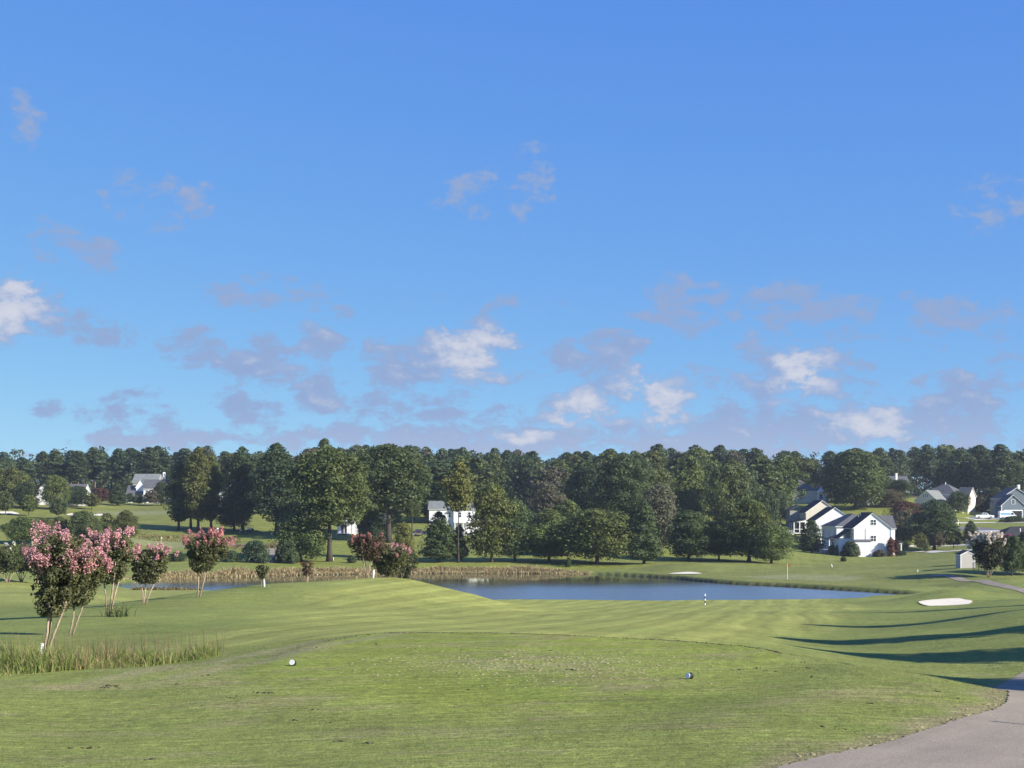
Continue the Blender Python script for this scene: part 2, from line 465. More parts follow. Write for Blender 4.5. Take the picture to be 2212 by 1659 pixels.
CP = [  # world x, y, height relative to the eye
    (0, -14, -1.7), (-12, -10, -1.8), (12, -10, -1.9), (0, 0, -1.75), (-10, 0, -2.0), (10, 0, -2.1), (0, 9, -2.4), (-9, 11, -2.7), (8, 11, -2.65), (20, 10, -2.8), (-20, 12, -3.0),
]
for (u, v, dd) in [
    (100, 1659, 18.5), (700, 1659, 18.6), (1300, 1659, 18.6), (1800, 1659, 18.6), (2212, 1659, 18.8), (2330, 1640, 20),
    (1900, 1607, 21.3), (2050, 1560, 24.5), (2170, 1528, 27), (2300, 1560, 25),
    (150, 1560, 24.2), (500, 1560, 24.0),
    # right shoulder of the tee and what lies below it
    (1760, 1421, 35.5), (1850, 1434, 33.5), (1930, 1450, 31.5), (2050, 1486, 29),
    (2130, 1492, 40), (2212, 1442, 51), (2330, 1440, 50), (2020, 1436, 53), (1900, 1412, 58), (1800, 1392, 66), (1700, 1392, 56),
    (2212, 1390, 58), (2212, 1350, 66), (2212, 1315, 80), (2330, 1320, 75), (2100, 1362, 71), (2000, 1368, 68), (1785, 1386, 69), (1890, 1352, 88), (2000, 1330, 100), (2212, 1300, 118), (2212, 1292, 150), (2050, 1312, 140), (2350, 1300, 120),
    # fairway beyond the tee
    (1106, 1361, 50), (1400, 1378, 50), (1000, 1352, 60), (1300, 1355, 60), (1500, 1362, 60), (1600, 1372, 60), (1106, 1337, 80), (1500, 1340, 80), (1300, 1326, 100), (1600, 1326, 100), (1300, 1313, 130), (1700, 1314, 130), (1200, 1304, 158), (1523, 1304, 158), (1800, 1304, 158),
    (1150, 1294, 182), (1400, 1296, 182), (1650, 1298, 182), (1850, 1299, 180), (1106, 1305, 130), (1180, 1320, 110),
    # left shoulder, tall-grass dip and the ridge with the flowering trees
    (-60, 1488, 27.8), (0, 1483, 28.5), (250, 1453, 31.2), (500, 1411, 36), (740, 1372, 42), (640, 1388, 39.5),
    (88, 1411, 45), (20, 1432, 37), (300, 1425, 37.5), (150, 1367, 54), (0, 1388, 47), (300, 1390, 46), (480, 1388, 46), (560, 1372, 49),
    (400, 1352, 58), (235, 1326, 70), (312, 1303, 85), (428, 1285, 92), (565, 1263, 101), (665, 1254, 112), (795, 1245, 124), (850, 1244, 126), (900, 1250, 126),
    (700, 1310, 85), (600, 1300, 90), (560, 1330, 70), (700, 1340, 64), (850, 1325, 80), (850, 1290, 102), (950, 1264, 124), (1020, 1278, 124), (960, 1300, 104), (900, 1345, 64),
    (0, 1345, 66), (0, 1320, 88), (0, 1296, 120), (100, 1290, 130), (0, 1270, 185), (120, 1276, 180), (220, 1284, 150), (260, 1279, 205), (330, 1277, 208), (420, 1277, 210), (-120, 1275, 170),
    (430, 1289, 125), (430, 1284, 165), (330, 1302, 115), (330, 1290, 155), (500, 1281, 125), (500, 1282, 165), (600, 1272, 130), (600, 1276, 165), (700, 1262, 135), (260, 1296, 150),
    (800, 1270, 160), (950, 1290, 160), (700, 1290, 185), (900, 1295, 188), (560, 1280, 190), (480, 1278, 205),
    # right bunker mound, far green, lawns
    (2050, 1303, 156), (2060, 1285, 168), (2160, 1288, 165), (2212, 1278, 195), (2050, 1284, 196), (2000, 1285, 206), (2330, 1270, 195),
    (1450, 1249, 258), (1560, 1260, 238), (1700, 1266, 226), (1850, 1276, 213),
    (1700, 1255, 236), (1730, 1242, 252), (1500, 1223, 282), (1440, 1232, 272), (1880, 1258, 230), (1950, 1244, 248), (2100, 1252, 226), (2212, 1262, 205), (1600, 1222, 292), (2200, 1246, 235), (2090, 1225, 254), (2330, 1240, 240),
    (1300, 1219, 304), (1290, 1238, 283), (1600, 1217, 306), (1480, 1212, 318), (1700, 1214, 322), (1800, 1205, 360), (1900, 1212, 330), (1900, 1201, 384), (2000, 1192, 384), (2100, 1180, 384), (2200, 1178, 350), (2330, 1178, 340),
    (1990, 1178, 420), (2060, 1165, 440), (2200, 1148, 430), (2150, 1133, 460), (2130, 1120, 486), (2200, 1120, 486), (2330, 1120, 486), (2100, 1098, 520), (2010, 1100, 500), (1940, 1150, 440),
    (1790, 1182, 425), (1760, 1160, 450), (1740, 1085, 530), (1700, 1120, 480), (1930, 1075, 545), (2150, 1085, 560),
    (970, 1155, 400), (800, 1159, 395), (900, 1196, 330), (720, 1212, 303), (1100, 1215, 308), (1100, 1175, 360), (1450, 1185, 350), (1550, 1170, 372), (1450, 1150, 420), (1250, 1180, 350), (1250, 1140, 430),
    (400, 1222, 282), (550, 1216, 296), (650, 1214, 302), (300, 1212, 296), (500, 1195, 322), (348, 1180, 365), (590, 1180, 345), (200, 1190, 330), (560, 1152, 390), (450, 1146, 400), (380, 1142, 404), (500, 1130, 420),
    (40, 1254, 205), (120, 1256, 220), (200, 1255, 235), (40, 1215, 270), (-120, 1200, 290), (50, 1180, 345), (180, 1165, 365), (272, 1168, 360), (125, 1120, 432), (60, 1113, 440), (230, 1125, 425), (310, 1108, 460), (100, 1088, 485), (300, 1088, 512), (200, 1088, 495), (-120, 1110, 430), (480, 1100, 455), (610, 1115, 440), (720, 1130, 430),
]:
    CP.append((px(u, dd), dd, zr(v, dd)))
for (x, y, z) in [(-220, 620, 9), (-120, 640, 9.5), (-40, 600, 5), (40, 600, 5), (120, 620, 8), (200, 620, 10), (-60, 500, 1), (20, 500, 1.5), (70, 500, 2), (-250, 800, 12), (0, 800, 9), (250, 800, 12), (0, 1200, 8), (-400, 1200, 8), (400, 1200, 8), (-10, 1900, 6), (-170, 560, 8)]:
    CP.append((x, y, z))
CP = np.array(CP)


def warp(x, y):
    y = np.clip(y, -14, 2000)
    return np.clip(2.0 * x / (y + 30), -1.25, 1.25), np.log(y + 30)


def tps_fit(P, z, lam=2e-4):
    n = len(P)
    r2 = ((P[:, None, :] - P[None, :, :]) ** 2).sum(-1)
    K = 0.5 * r2 * np.log(r2 + 1e-12) + lam * np.eye(n)
    Q = np.concatenate([np.ones((n, 1)), P], 1)
    A = np.block([[K, Q], [Q.T, np.zeros((3, 3))]])
    return np.linalg.solve(A, np.concatenate([z, np.zeros(3)]))


PA, PB = warp(CP[:, 0], CP[:, 1])
PW_ = np.stack([PA, PB], 1)
TW = tps_fit(PW_, CP[:, 2])


def sdist(px_, py_, poly):
    """signed distance to a polygon (negative inside)"""
    poly = np.asarray(poly, float)
    d = np.full(px_.shape, 1e9); ins = np.zeros(px_.shape, bool)
    n = len(poly)
    for i in range(n):
        ax, ay = poly[i]; bx, by = poly[(i + 1) % n]
        ex, ey = bx - ax, by - ay
        t = np.clip(((px_ - ax) * ex + (py_ - ay) * ey) / (ex * ex + ey * ey + 1e-12), 0, 1)
        d = np.minimum(d, np.hypot(px_ - ax - t * ex, py_ - ay - t * ey))
        c = ((ay > py_) != (by > py_)) & (px_ < (bx - ax) * (py_ - ay) / (by - ay + 1e-12) + ax)
        ins ^= c
    return np.where(ins, -d, d)


def smooth_poly(pts, n=6):
    """Catmull-Rom closed curve"""
    P = [np.array(p, float) for p in pts]; out = []
    m = len(P)
    for i in range(m):
        p0, p1, p2, p3 = P[i - 1], P[i], P[(i + 1) % m], P[(i + 2) % m]
        for k in range(n):
            t = k / n
            out.append(0.5 * ((2 * p1) + (-p0 + p2) * t + (2 * p0 - 5 * p1 + 4 * p2 - p3) * t * t + (-p0 + 3 * p1 - 3 * p2 + p3) * t ** 3))
    return out


def smooth_line(pts, n=8):
    P = [np.array(p, float) for p in pts]; P = [2 * P[0] - P[1]] + P + [2 * P[-1] - P[-2]]; out = []
    for i in range(1, len(P) - 2):
        p0, p1, p2, p3 = P[i - 1], P[i], P[i + 1], P[i + 2]
        for k in range(n):
            t = k / n
            out.append(0.5 * ((2 * p1) + (-p0 + p2) * t + (2 * p0 - 5 * p1 + 4 * p2 - p3) * t * t + (-p0 + 3 * p1 - 3 * p2 + p3) * t ** 3))
    out.append(P[-2]); return out


def wat(u, v): d = CAMZ * F / (v - HV); return (px(u, d), d)
POND = smooth_poly([wat(*q) for q in [(250, 1262), (330, 1252), (420, 1249), (600, 1243), (770, 1240), (900, 1238.5), (1100, 1238.5), (1250, 1240), (1330, 1243), (1450, 1250.5), (1560, 1261), (1700, 1269), (1850, 1278), (1925, 1283), (1968, 1287)]]
                   + [(47, 195), (41, 188), (20, 184), (0, 184), (-16, 188), (-28, 194), (-38, 205), (-46, 211), (-54, 214)])
TEE_Z = -3.25
def tee(u, v): d = -TEE_Z * F / (v - HV); return (px(u, d), d)
TEE = smooth_poly([tee(*q) for q in [(500, 1478), (580, 1432), (690, 1388), (800, 1368), (1000, 1365.5), (1200, 1371), (1400, 1380), (1550, 1391), (1650, 1401), (1700, 1417), (1680, 1445), (1580, 1490), (1400, 1530), (1100, 1560), (800, 1545), (580, 1508)]])


def ell(cx, cy, a, b, rot=0, n=14, wob=0.12, seed=1):
    r = random.Random(seed); out = []
    for k in range(n):
        t = 2 * math.pi * k / n; q = 1 + r.uniform(-wob, wob)
        x, y = a * q * math.cos(t), b * q * math.sin(t)
        out.append((cx + x * math.cos(rot) - y * math.sin(rot), cy + x * math.sin(rot) + y * math.cos(rot)))
    return smooth_poly(out, 4)


# grid lines: fine near the tee, growing with distance
def lines(core_lo, core_hi, step, hi, growth, lo):
    a = list(np.arange(core_lo, core_hi + 1e-6, step)); s = step
    x = a[-1]
    while x < hi: s = max(step, growth * abs(x - (core_lo + core_hi) / 2)); x += s; a.append(x)
    x = a[0]; b = []
    while x > lo: s = max(step, growth * abs(x - (core_lo + core_hi) / 2)); x -= s; b.append(x)
    return np.array(b[::-1] + a)


GX = lines(-19, 19, 0.36, 1500, 0.0185, -1500)
gy = list(np.arange(-60, 12, 2.0)) + list(np.arange(12, 58, 0.32))
y = gy[-1]
while y < 2600: y += max(0.32, 0.0085 * (y - 20)); gy.append(y)
GY = np.array(gy)
XX, YY = np.meshgrid(GX, GY)


def ground_raw(x, y):
    A, B = warp(x, y)
    z = TW[-3] + TW[-2] * A + TW[-1] * B
    for i in range(len(CP)):
        r2 = (A - PW_[i, 0]) ** 2 + (B - PW_[i, 1]) ** 2
        z = z + TW[i] * 0.5 * r2 * np.log(r2 + 1e-12)
    return z


def wob(x, y, s, seed):
    r = np.random.RandomState(seed); o = 0
    for k in range(7):
        a = r.uniform(0, 6.28); f = s * r.uniform(0.6, 1.7)
        o = o + np.sin((x * math.cos(a) + y * math.sin(a)) * f + r.uniform(0, 6.28))
    return o / 7


def sstep(x, a, b):
    t = np.clip((x - a) / (b - a), 0, 1); return t * t * (3 - 2 * t)


ZZ = ground_raw(XX, YY)
far_f = np.clip(YY / 300.0, 0.0, 1.0)
ZZ += wob(XX, YY, 0.55, 3) * 0.05 * np.clip((YY - 42) / 30, 0, 1) + wob(XX, YY, 0.16, 5) * 0.30 * np.clip((YY - 60) / 160, 0, 1) + wob(XX, YY, 1.7, 8) * 0.015
SD_TEE = sdist(XX, YY, TEE)
k = sstep(SD_TEE, 0.0, 2.2)
flat = TEE_Z + wob(XX, YY, 0.8, 11) * 0.02
backlip = np.where((SD_TEE > 0) & (YY > 33), -0.10 * sstep(SD_TEE, 0.0, 0.5), 0)
ZZ = np.where(SD_TEE < 2.2, flat * (1 - k) + ZZ * k, ZZ) + backlip
ZZ += CAMZ
# mounds
for (u, v, dd, a_, b_, h_) in [(2062, 0, 171, 5.5, 4.5, 0.75), (1500, 0, 281, 11, 7, 0.7), (1950, 0, 246, 9, 6, 0.5), (2010, 0, 238, 7, 5, 0.45), (1840, 0, 262, 9, 6, 0.4), (2160, 0, 214, 8, 6, 0.6), (1760, 0, 300, 12, 7, 0.35)]:
    x0 = px(u, dd)
    ZZ += h_ * np.exp(-((XX - x0) / a_) ** 2 - ((YY - dd) / b_) ** 2)
BUNKERS = [('sand_bunker', ell(px(2052, 157), 157.2, 2.75, 2.3, 0.1, seed=4, wob=0.2), 'white sand bunker set into the mound at the edge of the fairway'),
           ('sand_bunker', ell(px(1482, 259), 260.5, 2.9, 2.2, 0, seed=5), 'small white sand bunker on the pond bank beside the green'),
           ('sand_bunker', ell(px(470, 322), 322, 3.6, 1.6, 0, seed=6), 'narrow white sand bunker near the round shrubs by the curving path'),
           ('sand_bunker', ell(px(540, 1), 1, 1, 1, 0, seed=7), None),
           ('sand_bunker', ell(px(478, 352), 352, 0.1, 0.1, 0, seed=7), None),
           ('sand_bunker', ell(px(520, 1), 1, 1, 1, 0, seed=7), None),
           ('sand_bunker', ell(px(15, 446), 446, 3.6, 2.0, 0, seed=9), 'sand bunker on the far fairway under the saplings at the hillside'),
           ('sand_bunker', ell(px(158, 447), 447, 2.0, 1.5, 0, seed=10), 'small sand bunker on the far fairway below the reddish shrub'),
           ('sand_bunker', ell(px(212, 447), 447, 1.6, 1.5, 0, seed=12), 'small sand bunker beside another one on the far hillside fairway')]
BUNKERS = [b for b in BUNKERS if b[2]]
for nm, poly, lab in BUNKERS:
    c = np.mean(poly, axis=0)
    m = (abs(XX - c[0]) < 14) & (abs(YY - c[1]) < 14)
    sd = sdist(XX[m], YY[m], poly)
    ZZ[m] = ZZ[m] + (0.16 * np.clip(YY[m] - c[1], -4, 5)) * sstep(-sd, -3.5, 0.0)
# pond basin
m = (YY > 165) & (YY < 310) & (abs(XX) < 110)
SD_P = np.full(XX.shape, 99.0)
SD_P[m] = sdist(XX[m], YY[m], POND)
right_bank = sstep(XX, 15, 24) * sstep(YY, 196, 206)
outz = np.clip(0.08 + 0.30 * SD_P, 0, 0.35 + 0.25 * right_bank) * (1 - right_bank) + right_bank * np.clip(0.15 + 0.75 * SD_P, 0, 0.62)
ZZ = np.where(SD_P < 0, np.minimum(ZZ, -0.25 - np.minimum(1.4, -SD_P * 0.4)), np.where(SD_P < 12, np.maximum(ZZ, outz), ZZ))


def zat(x, y):
    i = int(np.clip(np.searchsorted(GX, x) - 1, 0, len(GX) - 2)); j = int(np.clip(np.searchsorted(GY, y) - 1, 0, len(GY) - 2))
    tx = (x - GX[i]) / (GX[i + 1] - GX[i]); ty = (y - GY[j]) / (GY[j + 1] - GY[j])
    return float((ZZ[j, i] * (1 - tx) + ZZ[j, i + 1] * tx) * (1 - ty) + (ZZ[j + 1, i] * (1 - tx) + ZZ[j + 1, i + 1] * tx) * ty)


def zat_np(x, y):
    i = np.clip(np.searchsorted(GX, x) - 1, 0, len(GX) - 2); j = np.clip(np.searchsorted(GY, y) - 1, 0, len(GY) - 2)
    tx = (x - GX[i]) / (GX[i + 1] - GX[i]); ty = (y - GY[j]) / (GY[j + 1] - GY[j])
    return (ZZ[j, i] * (1 - tx) + ZZ[j, i + 1] * tx) * (1 - ty) + (ZZ[j + 1, i] * (1 - tx) + ZZ[j + 1, i + 1] * tx) * ty


def gp(u, v, lo=14.0, hi=900.0):
    """where the ground is seen at a given spot of the photograph"""
    d = lo; pd = lo
    while d < hi:
        if zat(px(u, d), d) >= CAMZ - (v - HV) / F * d:
            for _ in range(12):
                mid = (pd + d) / 2
                if zat(px(u, mid), mid) >= CAMZ - (v - HV) / F * mid: d = mid
                else: pd = mid
            return px(u, d), d, zat(px(u, d), d)
        pd = d; d *= 1.006
    return px(u, hi), hi, zat(px(u, hi), hi)


# colour zones of the turf (albedo of each grass)
def zone_tint(x, y, sdt, sdp):
    n = x.shape
    rough = np.array([0.192, 0.222, 0.056]); fair = np.array([0.262, 0.278, 0.072]); teec = np.array([0.225, 0.262, 0.048])
    lawn = np.array([0.190, 0.212, 0.046]); green = np.array([0.215, 0.225, 0.095]); mud = np.array([0.040, 0.033, 0.022])
    T = np.broadcast_to(rough, n + (3,)).copy()
    def put(w, c): T[:] = T * (1 - w[..., None]) + np.asarray(c) * w[..., None]
    wb = wob(x, y, 0.25, 21) * 1.6 + wob(x, y, 1.1, 22) * 0.4
    # main fairway: a broad band from behind the tee to the pond
    cx = -2 + (y - 45) * 0.115; hw = 9 + np.clip((y - 45) * 0.17, 0, 17)
    wf = sstep(hw - abs(x - cx) + wb, -1.0, 3.0) * sstep(y, 42, 47) * sstep(188 - y, -4, 4)
    put(wf, fair)
    # left lower fairway and everything beyond the pond
    put(sstep(y - 95 + wb, 0, 40) * sstep(-18 - x + wb, 0, 6) * sstep(215 - y, 0, 8), fair * 0.97)
    wl = sstep(y + wb * 2, 262, 300)
    put(wl, lawn)
    put(sstep(y + x * 0.25 + wb * 3, 330, 350) * sstep(-62 - x + wb * 3, 0, 20), lawn * np.array([0.95, 0.92, 0.98]))
    rg = sstep(x - 18, 0, 10) * sstep(y, 205, 215) * sstep(322 - y, 0, 10)
    put(rg * 0.8, lawn * np.array([0.92, 0.9, 1.1]))
    for (u, dd, a_, b_) in [(1735, 246, 9.5, 11), (348, 366, 16, 13), (285, 458, 13, 10)]:
        q = np.hypot((x - px(u, dd)) / a_, (y - dd) / b_)
        put(sstep(1.0 - q, -0.06, 0.06), green)
    front = sstep(34 - y + x * 0.25, 0, 5)
    put(np.clip(sstep(-sdt, -0.05, 0.25) * (1 - front) + front * sstep(-sdt + wb * 0.5, -1.5, 3.0), 0, 1), teec)
    # worn thatch around the back-left rim of the tee and along the path
    rim = np.exp(-((sdt - 0.35) / 0.30) ** 2) * sstep(y, 33, 38) * (0.45 + 0.55 * (wob(x, y, 2.0, 31) > -0.05))
    put(np.clip(rim, 0, 1) * sstep(-x, -9, 0), [0.215, 0.180, 0.105])
    # cart-wheel track up the left shoulder
    tx = np.interp(y, [24, 28, 33, 38, 42, 46], [-9.0, -8.2, -6.9, -5.6, -4.0, -2.0])
    tr = np.exp(-((x - tx + 0.4) / 0.35) ** 2) + np.exp(-((x - tx - 0.9) / 0.3) ** 2)
    put(np.clip(tr, 0, 1) * 0.75 * sstep(y, 27, 31) * sstep(46 - y, 0, 4), [0.27, 0.24, 0.13])
    worn = np.exp(-((x - 0.6) / 2.6) ** 2 - ((y - 33.2) / 2.3) ** 2) * np.clip(0.5 + 0.9 * wob(x, y, 3.1, 77), 0, 1)
    put(np.clip(worn, 0, 1) * 0.75, [0.30, 0.275, 0.135])
    ped = np.array([(-1.6, 8), (0.3, 12.5), (2.0, 16), (3.45, 18.7), (5.3, 21.3), (7.2, 24.4), (9.0, 27.2), (10.8, 32.5), (12.6, 39.5), (14.7, 45), (17.7, 51)])
    pdx = np.interp(y, ped[:, 1], ped[:, 0]) - x
    verge = sstep(pdx, -0.3, 0.0) * sstep(0.75 - pdx + wob(x, y, 2.6, 91) * 0.5, 0, 0.6) * sstep(y, 10, 14) * sstep(50 - y, 0, 6)
    put(verge * 0.7, [0.27, 0.225, 0.13])
    put(sstep(0.55 - sdp, 0, 0.4) * (0.35 + 0.65 * sstep(x, 15, 24)), mud)
    # leaf litter under the woods
    fw = sstep(y + wb * 3, 548, 560) * np.maximum(sstep(abs(x + 20) - 40, -60, 0), 0.9)
    put(fw, [0.060, 0.055, 0.032])
    stripe = wf * sstep(sdt, 0.0, 0.6) + 0.4 * wl * sstep(430 - y, 0, 20)
    dry = 0.75 * sstep(60 - y, 0, 20) + 0.25
    dry = dry * (1 - 0.5 * wf)
    return T, stripe, dry


TT, STR, DRY = zone_tint(XX, YY, SD_TEE, SD_P)
nx, ny = len(GX), len(GY)
idx = np.arange(nx * ny).reshape(ny, nx)
Fq = np.stack([idx[:-1, :-1], idx[:-1, 1:], idx[1:, 1:], idx[1:, :-1]], -1).reshape(-1, 4)
me = mesh_np('ground', np.stack([XX, YY, ZZ], -1).reshape(-1, 3), Fq, M['grass'], {'tint': TT.reshape(-1, 3), 'stripe': STR.ravel(), 'dry': DRY.ravel()}, smooth=True)
ground = tag(link('ground', me), 'rolling mown golf course turf', 'ground', kind='structure')

# pond
pp = [(p[0], p[1]) for p in POND]
c = np.mean(pp, axis=0)
big = [(c[0] + (p[0] - c[0]) * 1.0, c[1] + (p[1] - c[1]) * 1.0) for p in pp]
mb = MB(); gx = np.linspace(-75, 70, 30); gyy = np.linspace(172, 296, 26)
mb.add([(x, y, 0.0) for y in gyy for x in gx], [(j * 30 + i, j * 30 + i + 1, (j + 1) * 30 + i + 1, (j + 1) * 30 + i) for j in range(25) for i in range(29)])
tag(mb.build('pond', M['water']), 'pond between the fairway and the tree line', 'pond', kind='structure')


def sheet(name, left, right, mat, dz, nacross=6, label=None, cat=None):
    """strip laid on the ground between two edge lines"""
    n = len(left); V = []; Fc = []
    for i in range(n):
        for k in range(nacross + 1):
            t = k / nacross
            x = left[i][0] * (1 - t) + right[i][0] * t; y = left[i][1] * (1 - t) + right[i][1] * t
            V.append((x, y, zat(x, y) + dz))
    w = nacross + 1
    for i in range(n - 1):
        for k in range(nacross): Fc.append((i * w + k, i * w + k + 1, (i + 1) * w + k + 1, (i + 1) * w + k))
    me = mesh_np(name, np.array(V), np.array(Fc), mat, smooth=True)
    return tag(link(name, me), label, cat, kind='structure')


def ribbon(name, pts, width, mat, dz, label, cat, n=10, nacross=5, jag=0.0, seed=0):
    P = smooth_line(pts, n); Lf, Rt = [], []
    r = random.Random(seed)
    for i, p in enumerate(P):
        t = P[min(i + 1, len(P) - 1)] - P[max(i - 1, 0)]; t = t / (np.hypot(*t) + 1e-9)
        nrm = np.array([-t[1], t[0]])
        Lf.append(p + nrm * (width / 2 + r.uniform(-jag, jag))); Rt.append(p - nrm * (width / 2 + r.uniform(-jag, jag)))
    return sheet(name, Lf, Rt, mat, dz, nacross, label, cat)


# cart path beside the tee: its left edge read from the photograph, right edge out of frame
edge = [(-3.0, 3), (-1.6, 8), (0.3, 12.5), (2.0, 16), (3.45, 18.7), (5.3, 21.3), (7.2, 24.4), (9.0, 27.2), (10.8, 32.5), (12.6, 39.5), (14.7, 45), (17.7, 51), (22, 57), (28, 63), (36, 70)]
P = smooth_line(edge, 30)
r = random.Random(5); Lf, Rt = [], []
for i, p in enumerate(P):
    t = P[min(i + 1, len(P) - 1)] - P[max(i - 1, 0)]; t = t / (np.hypot(*t) + 1e-9); nrm = np.array([t[1], -t[0]])
    Lf.append(p + nrm * r.uniform(-0.045, 0.03)); Rt.append(p + nrm * 4.4)
PATH_EDGE = P
sheet('cart_path', Lf, Rt, M['asphalt'], 0.02, 16, 'tan asphalt cart path curving past the tee', 'path')
q = [gp(u, v) for (u, v) in [(2010, 1243.5), (2060, 1247), (2125, 1256), (2180, 1269), (2235, 1284), (2330, 1300)]]
ribbon('cart_path', [(p[0], p[1]) for p in q], 1.8, M['asphalt'], 0.05, 'thin cart path winding below the shed', 'path')
ribbon('cart_path', [(px(606, 352), 352), (px(600, 340), 340), (px(588, 326), 326), (px(584, 314), 314), (px(578, 304), 304), (px(560, 297), 297)], 3.6, M['asphalt'], 0.06, 'pale cart path between the two round shrubs by the pond', 'path')
ribbon('cart_path', [(px(400, 372), 372), (px(470, 362), 362), (px(520, 360), 360), (px(600, 352), 352)], 2.4, M['asphalt'], 0.06, 'pale cart path running beside the rough grass mounds', 'path')
for i, (poly, lab) in enumerate([(b[1], b[2]) for b in BUNKERS]):
    c = np.mean(poly, axis=0)
    V = []; Fc = []; rings = 7; n = len(poly)
    for k in range(rings + 1):
        t = k / rings
        for p in poly:
            x, y = c[0] + (p[0] - c[0]) * t, c[1] + (p[1] - c[1]) * t
            V.append((x, y, zat(x, y) + (0.10 if c[1] < 300 else 0.16)))
    for k in range(rings):
        for j in range(n): Fc.append((k * n + j, k * n + (j + 1) % n, (k + 1) * n + (j + 1) % n, (k + 1) * n + j))
    tag(link('sand_bunker', mesh_np('sand_bunker', np.array(V), np.array(Fc), M['sand'], smooth=True)), lab, 'bunker', kind='structure')
# street on the right hillside
def gpl(pts): return [gp(u, v)[:2] for (u, v) in pts]
ribbon('road', gpl([(2070, 1140), (2100, 1143), (2150, 1152), (2212, 1166), (2290, 1180)]), 6.5, M['road'], 0.06, 'grey residential street curving down the right hillside', 'road', jag=0.0)
for pts, w, lab in [(gpl([(2030, 1130), (2100, 1129.5), (2160, 1129), (2250, 1128.5)]), 2.6, 'pale concrete pavement below the blue house'),
                    (gpl([(2085, 1148), (2140, 1147.5), (2200, 1146.5), (2260, 1146)]), 2.6, 'pale concrete kerb strip along the grey street'),
                    (gpl([(1925, 1181), (1990, 1180), (2060, 1178.5), (2105, 1176)]), 3.0, 'pale concrete pavement behind the small ornamental trees'),
                    (gpl([(1925, 1192), (1990, 1191.5), (2060, 1190.5), (2130, 1189)]), 3.2, 'pale concrete pavement running behind the shed')]:
    ribbon('pavement', pts, w, M['concrete'], 0.07, lab, 'pavement', nacross=3)
ribbon('driveway', gpl([(2095, 1121), (2140, 1120.5), (2190, 1120.5), (2240, 1121)]), 6.0, M['concrete'], 0.05, 'concrete driveway in front of the blue house', 'driveway')
ribbon('driveway', gpl([(870, 1153.5), (900, 1152.8), (925, 1153)]), 5.0, M['concrete'], 0.06, 'concrete driveway beside the white house among the trees', 'driveway')

# ------------------------------------------------------------------ trees
def unit(v): return v / (np.linalg.norm(v, axis=-1, keepdims=True) + 1e-9)


def leaf_quads(C, Nrm, size, rng, aspect=0.62):
    n = len(C)
    t = unit(np.cross(Nrm, unit(rng.normal(size=(n, 3)))))
    b = np.cross(Nrm, t)
    L_ = (size * rng.uniform(0.65, 1.35, n))[:, None] * 0.5
    W_ = L_ * aspect
    bend = Nrm * L_ * 0.25
    V = np.stack([C - t * L_ - bend, C + b * W_, C + t * L_ - bend, C - b * W_], 1).reshape(-1, 3)
    Fc = np.arange(4 * n).reshape(n, 4)
    return V, Fc


PROF = {
    'round': lambda t: np.sqrt(np.clip(1 - (2 * np.clip(t * 0.86 + 0.14, 0, 1) - 1) ** 2, 0, 1)),
    'oval': lambda t: np.clip(np.sqrt(np.clip(1 - (2 * np.clip(t * 0.9 + 0.1, 0, 1) - 1) ** 2, 0, 1)) * (1.12 - 0.3 * t), 0, 1),
    'cone': lambda t: np.clip(np.minimum((1 - t) ** 0.58 * 1.05, 0.55 + t * 3.5), 0, 1),
    'tall': lambda t: np.clip(np.minimum(np.sqrt(np.clip((1 - t) * 2.0, 0, 1)), 0.45 + t * 2.2), 0, 1),
    'pine': lambda t: np.clip(np.minimum((1 - t) ** 0.42 * 1.05, 0.35 + t * 1.6), 0, 1),
    'bush': lambda t: np.sqrt(np.clip(1 - (np.clip(t, 0, 1)) ** 2.2, 0, 1)),
    'column': lambda t: np.clip(np.minimum(1, (1 - t) * 4) * np.minimum(1, 0.6 + t * 4), 0, 1),
    'vase': lambda t: np.clip(0.30 + 0.95 * np.sqrt(np.clip(t, 0, 1)), 0, 1.1) * np.clip((1.02 - t) * 5, 0, 1) ** 0.5,
}


